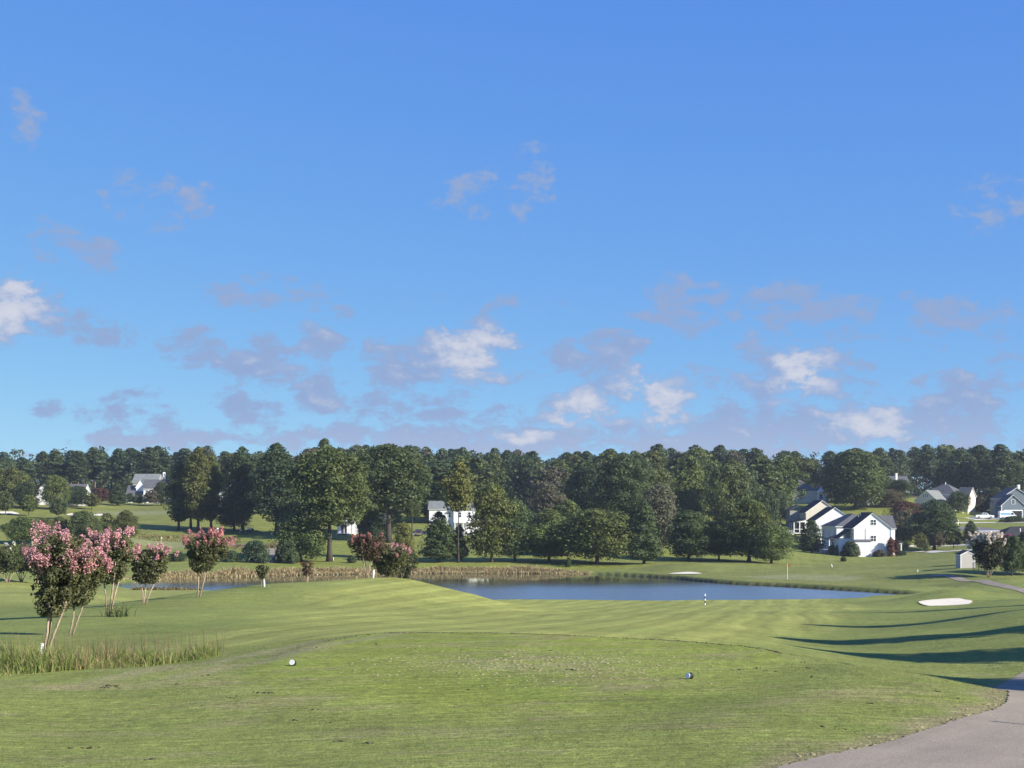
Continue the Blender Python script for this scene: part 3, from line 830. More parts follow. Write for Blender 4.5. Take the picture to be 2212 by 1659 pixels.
def crown_arrays(kind, H, R, z0, leaf, nleaf, rng, nclump=60, flat=0.8, csize=(0.2, 0.34)):
    """leaf clumps spread through the crown envelope; returns V, F, lv, clump centres"""
    prof = PROF[kind]
    hc = H - z0
    t = rng.uniform(0, 1, nclump * 4); ok = rng.uniform(0, 1, nclump * 4) < np.clip(prof(t), 0.15, 1)
    t = t[ok][:nclump]; n = len(t)
    ang = rng.uniform(0, 2 * math.pi, n)
    lop = 1 + 0.16 * np.sin(ang * 2 + rng.uniform(0, 6)) + 0.13 * np.sin(ang * 3 + t * 5 + rng.uniform(0, 6))
    rr = prof(t) * np.sqrt(rng.uniform(0.12, 1.0, n)) * lop
    cr = R * rng.uniform(csize[0], csize[1], n) * (0.45 + 0.55 * prof(t))
    rad = np.clip(rr * R - cr * 0.75, 0, None)
    C = np.stack([rad * np.cos(ang), rad * np.sin(ang), z0 + t * hc], 1)
    C[:, 2] = np.clip(C[:, 2], z0 + cr * 0.3, H - cr * 0.55 * rng.uniform(0.7, 1.1, n))
    w = cr ** 2; cnt = np.maximum(4, (nleaf * w / w.sum()).astype(int))
    ci = np.repeat(np.arange(n), cnt); N_ = len(ci)
    d = unit(rng.normal(size=(N_, 3)))
    fl = (d[:, 2] < 0) & (rng.uniform(0, 1, N_) < 0.6); d[fl, 2] *= -1
    rad_ = cr[ci] * (0.62 + 0.45 * rng.uniform(0, 1, N_) ** 0.6)
    P = C[ci] + d * rad_[:, None] * np.array([1, 1, flat])
    # a thin scatter of stray sprays between the clumps
    ns = int(N_ * 0.16)
    ts = rng.uniform(0, 1, ns); as_ = rng.uniform(0, 6.283, ns); rs = prof(ts) * R * np.sqrt(rng.uniform(0.05, 1.06, ns))
    Ps = np.stack([rs * np.cos(as_), rs * np.sin(as_), z0 + ts * hc], 1)
    nrm = unit(d + 0.42 * rng.normal(size=(N_, 3)) + np.array([0, 0, 0.30]))
    nrms = unit(rng.normal(size=(ns, 3)) + np.array([0, 0, 0.6]))
    lv = np.clip(0.5 + 0.16 * rng.normal(size=n)[ci] + 0.10 * rng.normal(size=N_), 0, 1)
    lvs = rng.uniform(0.2, 0.8, ns)
    Pa = np.concatenate([P, Ps]); Na = np.concatenate([nrm, nrms]); lva = np.concatenate([lv, lvs])
    V, Fc = leaf_quads(Pa, Na, leaf, rng)
    return V, Fc, np.repeat(lva, 4), C


def trunk_mesh(name, H, z0, r0, C, rng, mat, limbs=8, lean=0.03, top=0.66):
    mb = MB()
    n = 7
    pts = [Vector((math.sin(k * 1.3) * lean * H * 0.3 * k / n, math.cos(k * 1.7) * lean * H * 0.3 * k / n, -0.35 + (H * top + 0.35) * k / (n - 1))) for k in range(n)]
    rad = [r0 * (1.45 if k == 0 else 1.0) * (1 - 0.8 * k / (n - 1)) for k in range(n)]
    mb.tube(pts, rad, 8)
    if len(C):
        order = rng.permutation(len(C))[:limbs]
        for i in order:
            c = C[i]
            h = max(z0 * 0.85, min(c[2] - 0.25 * math.hypot(c[0], c[1]), H * top * 0.95))
            t = max(0, min(1, (h + 0.35) / (H * top + 0.35))) * (n - 1); k = min(int(t), n - 2)
            s = pts[k].lerp(pts[k + 1], t - k)
            e_ = Vector(c); m_ = s.lerp(e_, 0.55) + Vector((0, 0, 0.06 * H * 0.5))
            r1 = r0 * 0.34
            mb.tube([s, m_, e_], [r1, r1 * 0.6, r1 * 0.2], 5)
    return mb.mesh(name, mat, True)


PROTO = {}
def proto(kind, seed, H, R, z0, leaf, nleaf, nclump, r0, bark='bark', flat=0.8, csize=(0.2, 0.34), limbs=8, top=0.66):
    key = (kind, seed, H)
    if key in PROTO: return PROTO[key]
    rng = np.random.RandomState(seed * 7 + 13)
    V, Fc, lv, C = crown_arrays(kind, H, R, z0, leaf, nleaf, rng, nclump, flat, csize)
    cm = mesh_np('crown_' + kind, V, Fc, M['foliage'], {'lv': lv})
    tm = trunk_mesh('trunk_' + kind, H, z0, r0, C, rng, M[bark], limbs, top=top)
    PROTO[key] = (tm, cm, H, R)
    return PROTO[key]


def P_round(s): return proto('round', s, 12, 6.6, 1.5, 0.46, 15000, 80, 0.34, csize=(0.19, 0.36))
def P_oval(s): return proto('oval', s, 15, 5.2, 1.6, 0.46, 15000, 80, 0.32, csize=(0.22, 0.44))
def P_cone(s): return proto('cone', s, 13, 4.4, 0.9, 0.42, 13000, 110, 0.25, flat=0.6, csize=(0.20, 0.38), top=0.9)
def P_tall(s): return proto('tall', s, 22, 4.6, 3.2, 0.52, 15000, 120, 0.38, 'bark', csize=(0.26, 0.46), top=0.85)
def P_big(s): return proto('round', s + 50, 24, 8.4, 8.2, 0.60, 21000, 120, 0.62, 'bark_dark', csize=(0.16, 0.32), limbs=14)
def P_bush(s): return proto('bush', s, 3.0, 2.6, 0.15, 0.32, 6000, 48, 0.09, limbs=4)
def P_small(s): return proto('round', s + 90, 5.0, 2.3, 1.3, 0.34, 4200, 42, 0.10)
def P_col(s): return proto('column', s, 5.0, 0.8, 0.1, 0.26, 2600, 40, 0.08, limbs=3, csize=(0.45, 0.75))
def P_fround(s): return proto('round', s + 200, 17, 7.0, 1.5, 0.85, 5200, 60, 0.34, csize=(0.19, 0.36))
def P_foval(s): return proto('oval', s + 200, 20, 5.8, 2.0, 0.85, 5200, 62, 0.34, csize=(0.22, 0.42))
def P_fpine(s): return proto('pine', s + 200, 24, 4.6, 8.5, 0.80, 4200, 70, 0.26, 'bark_pine', flat=0.65, csize=(0.26, 0.44), top=0.92)


def tree(name, label, x, y, h, w, pr, col, group=None, rz=None, sink=0.0, seed=0, cat='tree'):
    tm, cm, H, R = pr
    r = random.Random(seed * 31 + int(x * 10) + int(y * 7))
    root = empty(name, (x, y, zat(x, y) - sink), r.uniform(0, 6.28) if rz is None else rz, (w / (2 * R), w / (2 * R), h / H))
    t = link('trunk', tm, root)
    c_ = link('crown', cm, root)
    k = r.uniform(0.88, 1.12); g = r.uniform(-0.07, 0.07)
    c_.color = (col[0] * k * (1 + g), col[1] * k, col[2] * k * (1 - g), 1)
    return tag(root, label, cat, group)


# leaf colours (albedo)
OAK = (0.086, 0.110, 0.038); DARK = (0.060, 0.088, 0.038); OLIVE = (0.118, 0.132, 0.040); YEL = (0.185, 0.170, 0.040)
PINE = (0.062, 0.096, 0.048); FRESH = (0.100, 0.132, 0.040); BROWN = (0.110, 0.090, 0.055); RED = (0.095, 0.045, 0.036); GREY = (0.112, 0.106, 0.070)


def T(name, label, u, d, vtop, wpx, pr, col, group=None, vbase=None, sink=0.0, seed=0, cat='tree'):
    """tree whose foot stands at column u, distance d; top row and width read from the photograph"""
    x = px(u, d); z = zat(x, d)
    h = CAMZ - (vtop - HV) / F * d - z
    return tree(name, label, x, d, h * 1.01, wpx * (1.30 if u > 1030 else 1.13) / F * d, pr, col, group, None, sink, seed, cat)


def build_trees():
    # ---- row along the far bank
    T('maple_tree', 'broad leafy tree with yellowing top on the pond bank before the white house', 1062, 309, 1046, 88, P_oval(1), OLIVE)
    T('maple_tree', 'shorter dark leafy tree touching the yellow topped one on the pond bank', 1112, 310, 1082, 78, P_oval(2), DARK)
    T('sweetgum_tree', 'cone shaped dark tree on the bank beside the dome shaped tree', 1186, 311, 1100, 84, P_oval(4), FRESH)
    T('sweetgum_tree', 'olive tree rising behind the cone shaped dark tree', 1228, 326, 1084, 70, P_oval(3), OAK)
    T('oak_tree', 'round dome shaped dense tree standing alone on the bank lawn', 1290, 306, 1101, 142, P_round(1), OAK)
    T('sweetgum_tree', 'narrow pointed dark green tree right of the dome shaped tree', 1391, 304, 1085, 76, P_cone(2), DARK)
    T('oak_tree', 'grey olive tree standing behind the narrow pointed tree', 1424, 340, 1048, 80, P_oval(4), GREY)
    T('maple_tree', 'upright leafy tree behind the green mound at the pond', 1488, 320, 1103, 86, P_oval(1), DARK)
    T('dogwood_tree', 'small low forked tree beside the upright leafy tree', 1553, 322, 1130, 60, P_round(2), FRESH)
    T('elm_tree', 'fine leaved brownish tree on a bare straight trunk near the green', 1618, 316, 1082, 102, P_oval(2), OAK)
    T('maple_tree', 'low spreading tree with short trunk nearest the flag on the green', 1666, 309, 1133, 90, P_round(3), OAK)
    T('holly_tree', 'dense dark pyramid tree beside the white house deck', 1753, 395, 1123, 56, P_cone(3), DARK)
    T('cypress_tree', 'drooping dark conifer left of the slim bare trunked tree', 948, 307, 1106, 92, P_cone(1), DARK)
    T('poplar_tree', 'slim tall tree with yellowing crown before the white house', 990, 306, 1000, 70, proto('oval', 77, 20, 3.9, 10.5, 0.5, 6800, 60, 0.22, 'bark_dark'), OLIVE)
    T('holly_tree', 'dark shrubby tree at the foot of the slim yellowing tree', 992, 310, 1138, 44, P_oval(3), DARK)
    T('oak_tree', 'huge dark oak standing behind the pink flowering shrubs', 840, 372, 963, 168, P_big(1), OAK)
    T('oak_tree', 'tall oak with thick bare straight trunk beside the pond', 712, 303, 972, 158, P_big(2), OAK)
    T('maple_tree', 'low leafy tree with pale trunk left of the thick oak trunk', 650, 304, 1104, 122, P_round(4), OAK)
    T('poplar_tree', 'tall dense tree behind the low leafy tree', 598, 388, 960, 98, P_tall(1), DARK)
    T('poplar_tree', 'tall narrow tree near the parked golf carts', 524, 396, 968, 74, P_tall(2), DARK)
    T('maple_tree', 'dark rounded tree hanging low beside the golf carts', 506, 400, 1052, 74, P_oval(4), DARK)
    T('willow_tree', 'wispy olive tree behind the pink flowering shrub', 872, 304, 1128, 46, P_oval(1), OLIVE)
    T('oak_tree', 'dark tree filling the gap beside the white porch', 792, 384, 1030, 56, P_big(1), DARK)
    T('oak_tree', 'dark tree beside the dark parked car', 890, 384, 1010, 44, P_big(2), OAK)
    for o in list(COL.objects):                      # bank row crowns lightened: sunlight on them put into the leaf colour
        if o.name.startswith('crown') and o.parent and o.parent.location.y < 345:
            c0 = o.color; o.color = (min(c0[0] * 1.22, 0.15), min(c0[1] * 1.24, 0.16), c0[2] * 1.12, 1)
    T('oak_tree', 'low dark tree hanging over the right half of the shaded porch house', 818, 386, 1092, 84, P_round(3), DARK)
    T('holly_tree', 'dark evergreen standing before the shaded porch wall', 786, 384, 1118, 34, P_oval(2), DARK)
    # ---- tall group on the left
    for (u, d, vt, w, pr, col, lab) in [(386, 401, 1000, 62, P_tall(3), DARK, 'tall tree with sparse brownish top at the edge of the tall group'),
                                        (412, 405, 985, 60, P_tall(1), OAK, 'tall tree in the middle of the tall group'),
                                        (428, 398, 968, 66, P_tall(2), OLIVE, 'tallest olive tree of the tall group'),
                                        (456, 402, 985, 56, P_tall(3), OLIVE, 'tall yellowish tree of the tall group near the golf carts')]:
        T('poplar_tree', lab, u, d, vt, w, pr, col)
    # ---- left meadow trees
    for (u, d, vt, w, pr, col, lab) in [
        (52, 352, 1117, 74, P_round(1), FRESH, 'bushy tree nearest the left end of the meadow row'),
        (96, 356, 1121, 56, P_round(2), OLIVE, 'olive tree second from the left end of the meadow row'),
        (128, 360, 1118, 54, P_round(3), OAK, 'middle tree of the bushy meadow row'),
        (182, 358, 1104, 74, P_round(4), OAK, 'largest dark tree of the bushy meadow row'),
        (233, 372, 1109, 32, P_small(1), OLIVE, 'slender young tree in a gap of the meadow row'),
        (272, 360, 1104, 54, P_oval(2), OLIVE, 'olive tree at the right end of the meadow row')]:
        T('meadow_tree', lab, u, d, vt, w, pr, col, 'meadow trees')
    for (u, d, vt, w, pr, col, lab) in [
        (12, 440, 1062, 38, P_small(1), OAK, 'sapling by the sand bunker at the far left'), (62, 440, 1070, 32, P_small(2), FRESH, 'sapling on the far fairway before the white wall'),
        (126, 430, 1078, 36, P_small(3), OAK, 'sapling standing lowest on the far fairway'), (198, 470, 1067, 38, P_small(1), OLIVE, 'sapling beside the reddish shrub on the hillside'),
        (22, 470, 1013, 92, P_round(2), OLIVE, 'broad olive tree by the white wall at the far left'), (60, 462, 1042, 56, P_round(3), DARK, 'dark rounded tree beside the broad olive tree'),
        (120, 462, 1027, 58, P_round(1), FRESH, 'tree standing before the low grey roof'), (166, 478, 1050, 50, P_round(4), DARK, 'dark low tree right of the low grey roof'),
        (220, 492, 1054, 34, P_small(2), RED, 'reddish shrub tree on the hillside'), (253, 494, 1043, 46, P_cone(2), DARK, 'dark conifer beside the garage on the left hill'),
        (300, 500, 1068, 30, P_small(3), DARK, 'dark shrub tree in front of the left hill house'), (330, 498, 1058, 30, P_small(1), BROWN, 'thin brownish tree in front of the left hill house'),
        (348, 500, 1040, 34, P_oval(1), DARK, 'dark tree at the corner of the left hill house'), (280, 504, 1066, 20, P_small(2), PINE, 'small conifer at the garage on the left hill')]:
        T('hillside_tree', lab, u, d, vt, w, pr, col)
    # ---- shrubs by the water
    for (u, d, vt, w, lab) in [(552, 297, 1168, 60, 'large round dark shrub left of the pale path'), (620, 299, 1168, 48, 'round dark shrub right of the pale path'),
                               (385, 295, 1192, 34, 'small bluish shrub near the flowering trees'), (498, 296, 1190, 38, 'shrub beside the large round shrub by the pond'), (760, 300, 1200, 20, 'little shrub beside the thick oak trunk'), (1228, 300, 1205, 11, 'tiny conical shrub at the end of the reeds')]:
        T('shrub', lab, u, d, vt, w, P_bush(1 + int(u) % 3), PINE if u < 600 else DARK, cat='shrub')
    # ---- around the houses on the right
    for (nm, u, d, vt, w, pr, col, lab) in [
        ('oak_tree', 2018, 404, 1080, 86, P_oval(4), DARK, 'big dense dark tree beside the street'),
        ('magnolia_tree', 2097, 398, 1125, 40, P_cone(1), DARK, 'dark pyramid tree right of the big dense tree'),
        ('ornamental_tree', 1990, 396, 1153, 27, P_small(1), OLIVE, 'small round tree with pale blossom near the pavement'),
        ('ornamental_tree', 2060, 400, 1149, 34, P_small(2), OLIVE, 'small spreading tree with pale blossom between dark trees'),
        ('ornamental_tree', 2026, 398, 1150, 22, P_small(3), BROWN, 'small purplish tree under the big dense tree'),
        ('shrub', 2001, 388, 1170, 12, P_bush(1), OLIVE, 'tiny shrub between the two pavements'),
        ('plum_tree', 1953, 460, 1084, 70, P_round(3), RED, 'dark red leaved tree behind the white house'),
        ('plum_tree', 1950, 425, 1104, 60, P_oval(2), GREY, 'greyish tree behind the corner of the white house'),
        ('maple_tree', 1945, 405, 1140, 40, P_round(1), DARK, 'dark low tree beside the white house porch'),
        ('maple_tree', 1921, 505, 1058, 60, P_round(2), BROWN, 'brownish spreading tree below the distant deck'),
        ('oak_tree', 1848, 500, 970, 108, P_oval(1), OAK, 'tall broad tree above the white house roofs'),
        ('oak_tree', 2070, 500, 1062, 42, P_round(1), DARK, 'dark tree at the right end of the grey gabled house'),
        ('maple_tree', 2050, 440, 1095, 28, P_small(1), DARK, 'dark tree peeking out behind the big dense tree'),
        ('oak_tree', 2118, 510, 1072, 34, P_cone(2), BROWN, 'brown green conical tree left of the pickup'),
        ('oak_tree', 2150, 512, 1054, 40, P_oval(3), DARK, 'dark oval tree behind the pickup and van'),
        ('oak_tree', 1650, 420, 1060, 60, P_round(2), DARK, 'dark round tree behind the fine leaved tree'),
        ('oak_tree', 1686, 472, 1062, 38, P_round(4), DARK, 'dark tree left of the gabled white houses'),
        ('oak_tree', 1580, 415, 1000, 104, P_round(3), OAK, 'large billowing tree behind the small forked tree'),
        ('oak_tree', 1488, 430, 988, 84, P_oval(2), FRESH, 'large fresh green tree above the upright leafy tree'),
        ('oak_tree', 1345, 400, 985, 112, P_big(3), DARK, 'large dark tree behind the dome shaped tree'),
        ('oak_tree', 1180, 400, 1040, 70, P_oval(1), GREY, 'greyish tree behind the cone shaped dark tree'),
        ('oak_tree', 1265, 420, 1000, 96, P_round(3), DARK, 'deep green tree in the shade behind the bank row'),
        ('oak_tree', 1420, 420, 1010, 80, P_round(3), OAK, 'broad tree above the grey olive tree')]:
        T(nm, lab, u, d, vt, w, pr, col, cat='shrub' if nm == 'shrub' else 'tree')
    T('oak_tree', 'round tree hiding most of the distant chimney house', 1912, 540, 1030, 44, P_round(2), OAK)
    T('oak_tree', 'dark tree under the railed distant deck', 1946, 534, 1036, 44, P_round(1), DARK)
    for (u, d, vt, w, lab) in [(1838, 382, 1170, 34, 'large round shrub at the corner of the nearest white house'), (1797, 390, 1178, 18, 'clipped shrub under the white deck'),
                               (1814, 389, 1176, 18, 'clipped shrub between the deck and the round shrub'), (1900, 382, 1188, 24, 'low grey shrub against the white gable wall'), (1948, 383, 1190, 18, 'low shrub at the right corner of the white house'),
                               (1822, 338, 1202, 12, 'little round shrub alone on the lawn before the white house'), (2192, 470, 1115, 44, 'spreading dark juniper beside the van')]:
        T('shrub', lab, u, d, vt, w, P_bush(1 + int(u) % 3), GREY if 'grey' in lab else DARK, cat='shrub')
    T('ivy_column', 'tall narrow red ivy column at the white house corner', 1924.5, 382.5, 1160, 13, P_col(1), (0.16, 0.045, 0.030), cat='shrub')
    T('ivy_column', 'dark red narrow ivy column on the porch post', 1937, 383, 1164, 11, P_col(2), (0.09, 0.04, 0.030), cat='shrub')
    # dark evergreen clump at the right edge
    for (u, d, vt, w, pr, lab) in [(2186, 236, 1160, 48, P_round(2), 'dark evergreen right of the blossoming tree at the fence'), (2222, 238, 1150, 60, P_round(3), 'dark evergreen at the far end of the fence')]:
        T('evergreen_tree', lab, u, d, vt, w, pr, DARK)

    # ---- woods behind: pines and hardwoods on the ridge
    rng = random.Random(11)
    keep = [(-170, -120, 470, 560), (-45, -5, 390, 425), (-98, -80, 462, 490), (84, 118, 380, 480), (94, 116, 520, 550), (130, 156, 490, 575), (156, 178, 470, 520), (114, 126, 490, 520), (-180, -135, 430, 500)]
    def clear(x, y):
        for (a0, a1, b0, b1) in keep:
            if a0 - 5 < x < a1 + 5 and b0 - 18 < y < b1 + 4: return False
        # keep sight lines to the houses open
        for (u0, u1, dmax) in [(262, 352, 545), (70, 182, 500), (0, 60, 495), (470, 512, 480), (1705, 1790, 545), (1875, 1890, 515), (1925, 1952, 572), (1978, 2085, 520), (2090, 2212, 525), (920, 1022, 410), (725, 800, 400), (1440, 1468, 425)]:
            uu = CU + x / y * F
            if u0 - 14 < uu < u1 + 14 and y < dmax: return False
        return True
    n = 0
    rows = [(680, 11), (640, 11.5), (605, 12), (570, 12), (532, 13), (492, 14), (455, 15)]
    for ri, (d, sp) in enumerate(rows):
        x = -0.40 * d
        while x < 0.40 * d:
            xx = x + rng.uniform(-4, 4); yy = d + rng.uniform(-16, 16)
            x += sp * rng.uniform(0.8, 1.25)
            uu = CU + xx / yy * F
            if not clear(xx, yy): continue
            if uu < 350 and yy < 575: continue                      # open hillside on the left
            if uu > 1960 and yy < 540: continue
            if d < 520 and (uu < 530 or uu > 1900): continue
            left = uu < 560
            top = 973 + 9 * math.sin(uu * 0.011 + 1) + rng.uniform(-7, 12) - (6 if 640 < uu < 800 else 0) + max(0, (560 - d)) * 0.20
            z = zat(xx, yy)
            h = CAMZ + (HV - top) / F * yy - z
            h = max(13, min(h, 31))
            pine = (ri < 4 and rng.random() < (0.95 if left else 0.55))
            where = ['above the left meadow', 'behind the tall left group', 'behind the thick trunked oak', 'behind the two storey white house', 'behind the dome shaped bank tree', 'above the black roofed white houses', 'above the grey and blue houses'][sum(uu > q for q in (350, 600, 900, 1150, 1690, 1900))]
            size = 'tall' if h > 24 else 'medium' if h > 19 else 'shorter'
            edge_ = 'fronting the woods' if ri >= 4 else 'deep in the woods' if ri >= 2 else 'at the back of the woods'
            if pine:
                lab = '%s dark pine %s %s' % (size, edge_, where)
                tree('pine_tree', lab, xx, yy, h, rng.uniform(10.5, 14.5), P_fpine(rng.randint(1, 4)), PINE, lab.replace('pine ', 'pines ', 1), seed=n)
            else:
                pr = P_fround(rng.randint(1, 3)) if rng.random() < 0.55 else P_foval(rng.randint(1, 3))
                col = rng.choice([OAK, DARK, FRESH, OAK, DARK, OLIVE, PINE, GREY])
                hue = {OAK: 'mid green', DARK: 'dark green', FRESH: 'fresh green', OLIVE: 'olive', PINE: 'bluish green', GREY: 'greyish'}[col]
                lab = '%s %s broadleaf %s %s' % (size, hue, edge_, where)
                tree('broadleaf_tree', lab, xx, yy, h, rng.uniform(14, 20), pr, col, lab.replace('broadleaf', 'broadleaf trees', 1), seed=n)
            n += 1
    # undergrowth and lower canopy that closes the woods behind the single trees
    rg = np.random.RandomState(9); Vs = []; Fs = []; Ls = []; nb = 0
    for k in range(620):
        yy = rg.uniform(552, 760); xx = rg.uniform(-0.40, 0.40) * yy
        uu = CU + xx / yy * F
        if not clear(xx, yy) or (uu > 1960 and yy < 590) or (uu < 350 and yy < 585): continue
        hh = rg.uniform(7, 15) if yy < 620 else rg.uniform(12, 21)
        V, Fc, lv, _ = crown_arrays('bush', hh, rg.uniform(4.5, 7.5), 0.0, 1.25, 170, rg, 16, 0.8, (0.30, 0.5))
        V = V + np.array([xx, yy, zat(xx, yy) - 0.3]); Vs.append(V); Fs.append(Fc + nb); Ls.append(lv); nb += len(V)
    o = link('woodland', mesh_np('woodland', np.concatenate(Vs), np.concatenate(Fs), M['foliage'], {'lv': np.concatenate(Ls)}))
    o.color = (0.070, 0.092, 0.040, 1)
    tag(o, 'dense woodland closing the far ridge behind the single trees', 'woods', kind='stuff')
    # tall dark tree group at the right end of the ridge
    T('pine_tree', 'tall dark ragged pine rising above the blue house', 2160, 560, 961, 60, P_fpine(2), DARK)
    T('pine_tree', 'dark pine beside the tall ragged one above the blue house', 2200, 575, 985, 55, P_fpine(3), DARK)
    T('oak_tree', 'highest rounded treetop above the thick oak trunk', 703, 470, 951, 70, P_foval(2), OAK)
    # conifers right of the frame whose long shadows cross the fairway
    for (x, y, h, w) in [(40, 57.0, 14.8, 12.5), (45, 76.5, 14.5, 10.5), (37, 46.0, 14.5, 8.5), (33.5, 36.5, 14.5, 9), (47, 104, 12, 6)]:
        tree('cypress_tree', 'tall conifer beside the fairway casting a long shadow', x, y, h, w, P_cone(1 + int(x) % 3), DARK, 'conifers beside the fairway')


build_trees()


# ------------------------------------------------------------------ crape myrtles
def crape(name, label, x, y, h, w, seed, stems, flower=1.0, fcol=(0.58, 0.295, 0.325), col=(0.100, 0.108, 0.050), leaf=0.11, nleaf=9000, lean=(0, 0), z0f=0.30, bare=None, group=None):
    rng = np.random.RandomState(seed); r = random.Random(seed)
    root = empty(name, (x, y, zat(x, y)))
    z0 = h * z0f
    V, Fc, lv, C = crown_arrays('vase', h, w / 2, z0, leaf, nleaf, rng, 80, 0.95, (0.13, 0.30))
    V[:, 0] += lean[0] * V[:, 2] / h; V[:, 1] += lean[1] * V[:, 2] / h
    C = C + np.stack([lean[0] * C[:, 2] / h, lean[1] * C[:, 2] / h, 0 * C[:, 2]], 1)
    cr = link('crown', mesh_np('crown', V, Fc, M['foliage'], {'lv': lv}), root)
    cr.color = (*col, 1)
    mb = MB(); order = rng.permutation(len(C))
    for k in range(stems):
        a = 6.28 * k / stems + r.uniform(-0.4, 0.4); sp = r.uniform(0.10, 0.2) * w
        s = Vector((0.05 * math.cos(a), 0.05 * math.sin(a), -0.2)); m1 = Vector((sp * 0.6 * math.cos(a) + lean[0] * .3, sp * 0.6 * math.sin(a) + lean[1] * .3, z0 * 0.6)); m2 = Vector((sp * 1.3 * math.cos(a) + lean[0] * .5, sp * 1.3 * math.sin(a) + lean[1] * .5, z0 * 1.25))
        rr = 0.034 * h / 3.2
        mb.tube([s, m1, m2, m2 + Vector((math.cos(a) * 0.2, math.sin(a) * 0.2, h * 0.3))], [rr * 1.2, rr, rr * 0.8, rr * 0.4], 7)
        for j in range(3):
            c_ = Vector(C[order[(k * 3 + j) % len(order)]])
            mb.tube([m2, m2.lerp(c_, 0.5) + Vector((0, 0, 0.05)), c_], [rr * 0.55, rr * 0.35, rr * 0.15], 5)
    mb.build('trunk', M['bark_pale'], root, True)
    if flower > 0:
        # panicles on the upper and outer twigs
        cand = C[C[:, 2] > z0 + (h - z0) * r.choice((0.42, 0.5, 0.56))]
        n = max(5, int(40 * flower))
        Ps = []
        for k in range(n):
            c_ = cand[r.randrange(len(cand))]
            d = np.array([c_[0] - lean[0] * c_[2] / h, c_[1] - lean[1] * c_[2] / h, 0.0]); d = d / (np.linalg.norm(d) + 1e-6)
            base = c_ + np.array([r.gauss(0, 1), r.gauss(0, 1), r.gauss(0, .7)]) * w * 0.085 + d * w * 0.09 * r.uniform(0.2, 1.5) + np.array([0, 0, 1]) * w * r.uniform(0.04, 0.17)
            base[2] = min(base[2], h * 1.02)
            m_ = int(85 * r.uniform(0.5, 1.4)); L_ = 0.075 * h * r.uniform(0.7, 1.3)
            t = rng.uniform(0, 1, m_); q = unit(rng.normal(size=(m_, 3))) * (0.045 * h * (1 - 0.6 * t))[:, None]
            Ps.append(base + q + np.stack([d[0] * t * L_ * .5, d[1] * t * L_ * .5, t * L_], 1))
        Pf = np.concatenate(Ps)
        V, Fc = leaf_quads(Pf, unit(rng.normal(size=Pf.shape)), leaf * 0.55, rng, 0.85)
        fl = link('flowers', mesh_np('flowers', V, Fc, M['foliage'], {'lv': np.repeat(np.clip(rng.normal(0.5, 0.22, len(Pf)), 0, 1), 4)}), root)
        fl.color = (*fcol, 1)
    return tag(root, label, 'tree', group)


def C_(label, u, d, vtop, wpx, **k):
    x = px(u, d); h = CAMZ - (vtop - HV) / F * d - zat(x, d)
    return crape('crape_myrtle', label, x, d, h, wpx / F * d, **k)


C_('large pink flowering crape myrtle leaning over the tall grass', 92, 45, 1157, 122, seed=3, stems=3, flower=1.5, leaf=0.10, nleaf=13500, lean=(0.70, 0.1), z0f=0.33)
C_('pink crape myrtle half hidden behind the large leaning one', 150, 54, 1198, 84, seed=4, stems=2, flower=0.8, leaf=0.12, nleaf=7000, lean=(0.80, 0.0), z0f=0.36)
C_('pink crape myrtle on several pale stems with green suckers at its foot', 234, 70, 1157, 92, seed=5, stems=5, flower=1.2, leaf=0.13, nleaf=10500, z0f=0.42, lean=(0.25, 0))
C_('small pink crape myrtle on two thin stems by the water', 310, 85, 1187, 80, seed=6, stems=3, flower=1.1, leaf=0.14, nleaf=7500, z0f=0.38, lean=(0.5, 0))
C_('pink crape myrtle on one slanting pale stem by the water', 428, 92, 1155, 84, seed=7, stems=2, flower=1.3, fcol=(0.50, 0.22, 0.22), leaf=0.15, nleaf=8500, z0f=0.42, lean=(0.6, 0))
C_('tiny dark crape myrtle sapling on the ridge top', 567, 100.5, 1221, 30, seed=8, stems=3, flower=0, leaf=0.12, nleaf=1500, z0f=0.35)
C_('reddish bare sapling on the ridge top', 664, 111.5, 1214, 26, seed=9, stems=4, flower=0.12, fcol=(0.25, 0.07, 0.06), col=(0.10, 0.055, 0.040), leaf=0.12, nleaf=650, z0f=0.3)
C_('crape myrtle past bloom with fan of pale bare stems on the ridge', 793, 124, 1161, 78, seed=10, stems=7, flower=0.5, fcol=(0.42, 0.19, 0.18), col=(0.085, 0.062, 0.042), leaf=0.17, nleaf=5500, z0f=0.45)
C_('wide crape myrtle with bright pink crown on the ridge', 841, 126, 1180, 92, seed=11, stems=4, flower=1.4, leaf=0.18, nleaf=7000, z0f=0.08)
C_('dark sprawling shrub beside the bright pink crape myrtle', 872, 130, 1184, 66, seed=12, stems=4, flower=0, leaf=0.2, nleaf=3000, z0f=0.05, col=(0.045, 0.055, 0.03))
C_('crape myrtle speckled with white blossom in front of the shed fence', 2135, 232, 1159, 74, seed=13, stems=5, flower=2.4, fcol=(0.72, 0.66, 0.60), col=(0.045, 0.050, 0.030), leaf=0.38, nleaf=5000, z0f=0.22)
C_('purple pink crape myrtle behind the white blossoming one', 2158, 264, 1156, 44, seed=14, stems=4, flower=1.6, fcol=(0.40, 0.13, 0.22), leaf=0.38, nleaf=3500, z0f=0.3)
for (u, d, vt, w, sd, lab) in [(16, 200, 1182, 62, 20, 'dark crape myrtle with white flecks standing at the left edge of the meadow'), (46, 206, 1178, 66, 21, 'crape myrtle with white flecks and a fan of pale stems'), (80, 203, 1184, 52, 22, 'crape myrtle with white flecks on one dark trunk beside the tall pink tree')]:
    C_(lab, u, d, vt, w * 1.35, seed=sd, stems=5, flower=0.14, fcol=(0.62, 0.62, 0.52), col=(0.080, 0.098, 0.038), leaf=0.34, nleaf=6000, z0f=0.30)
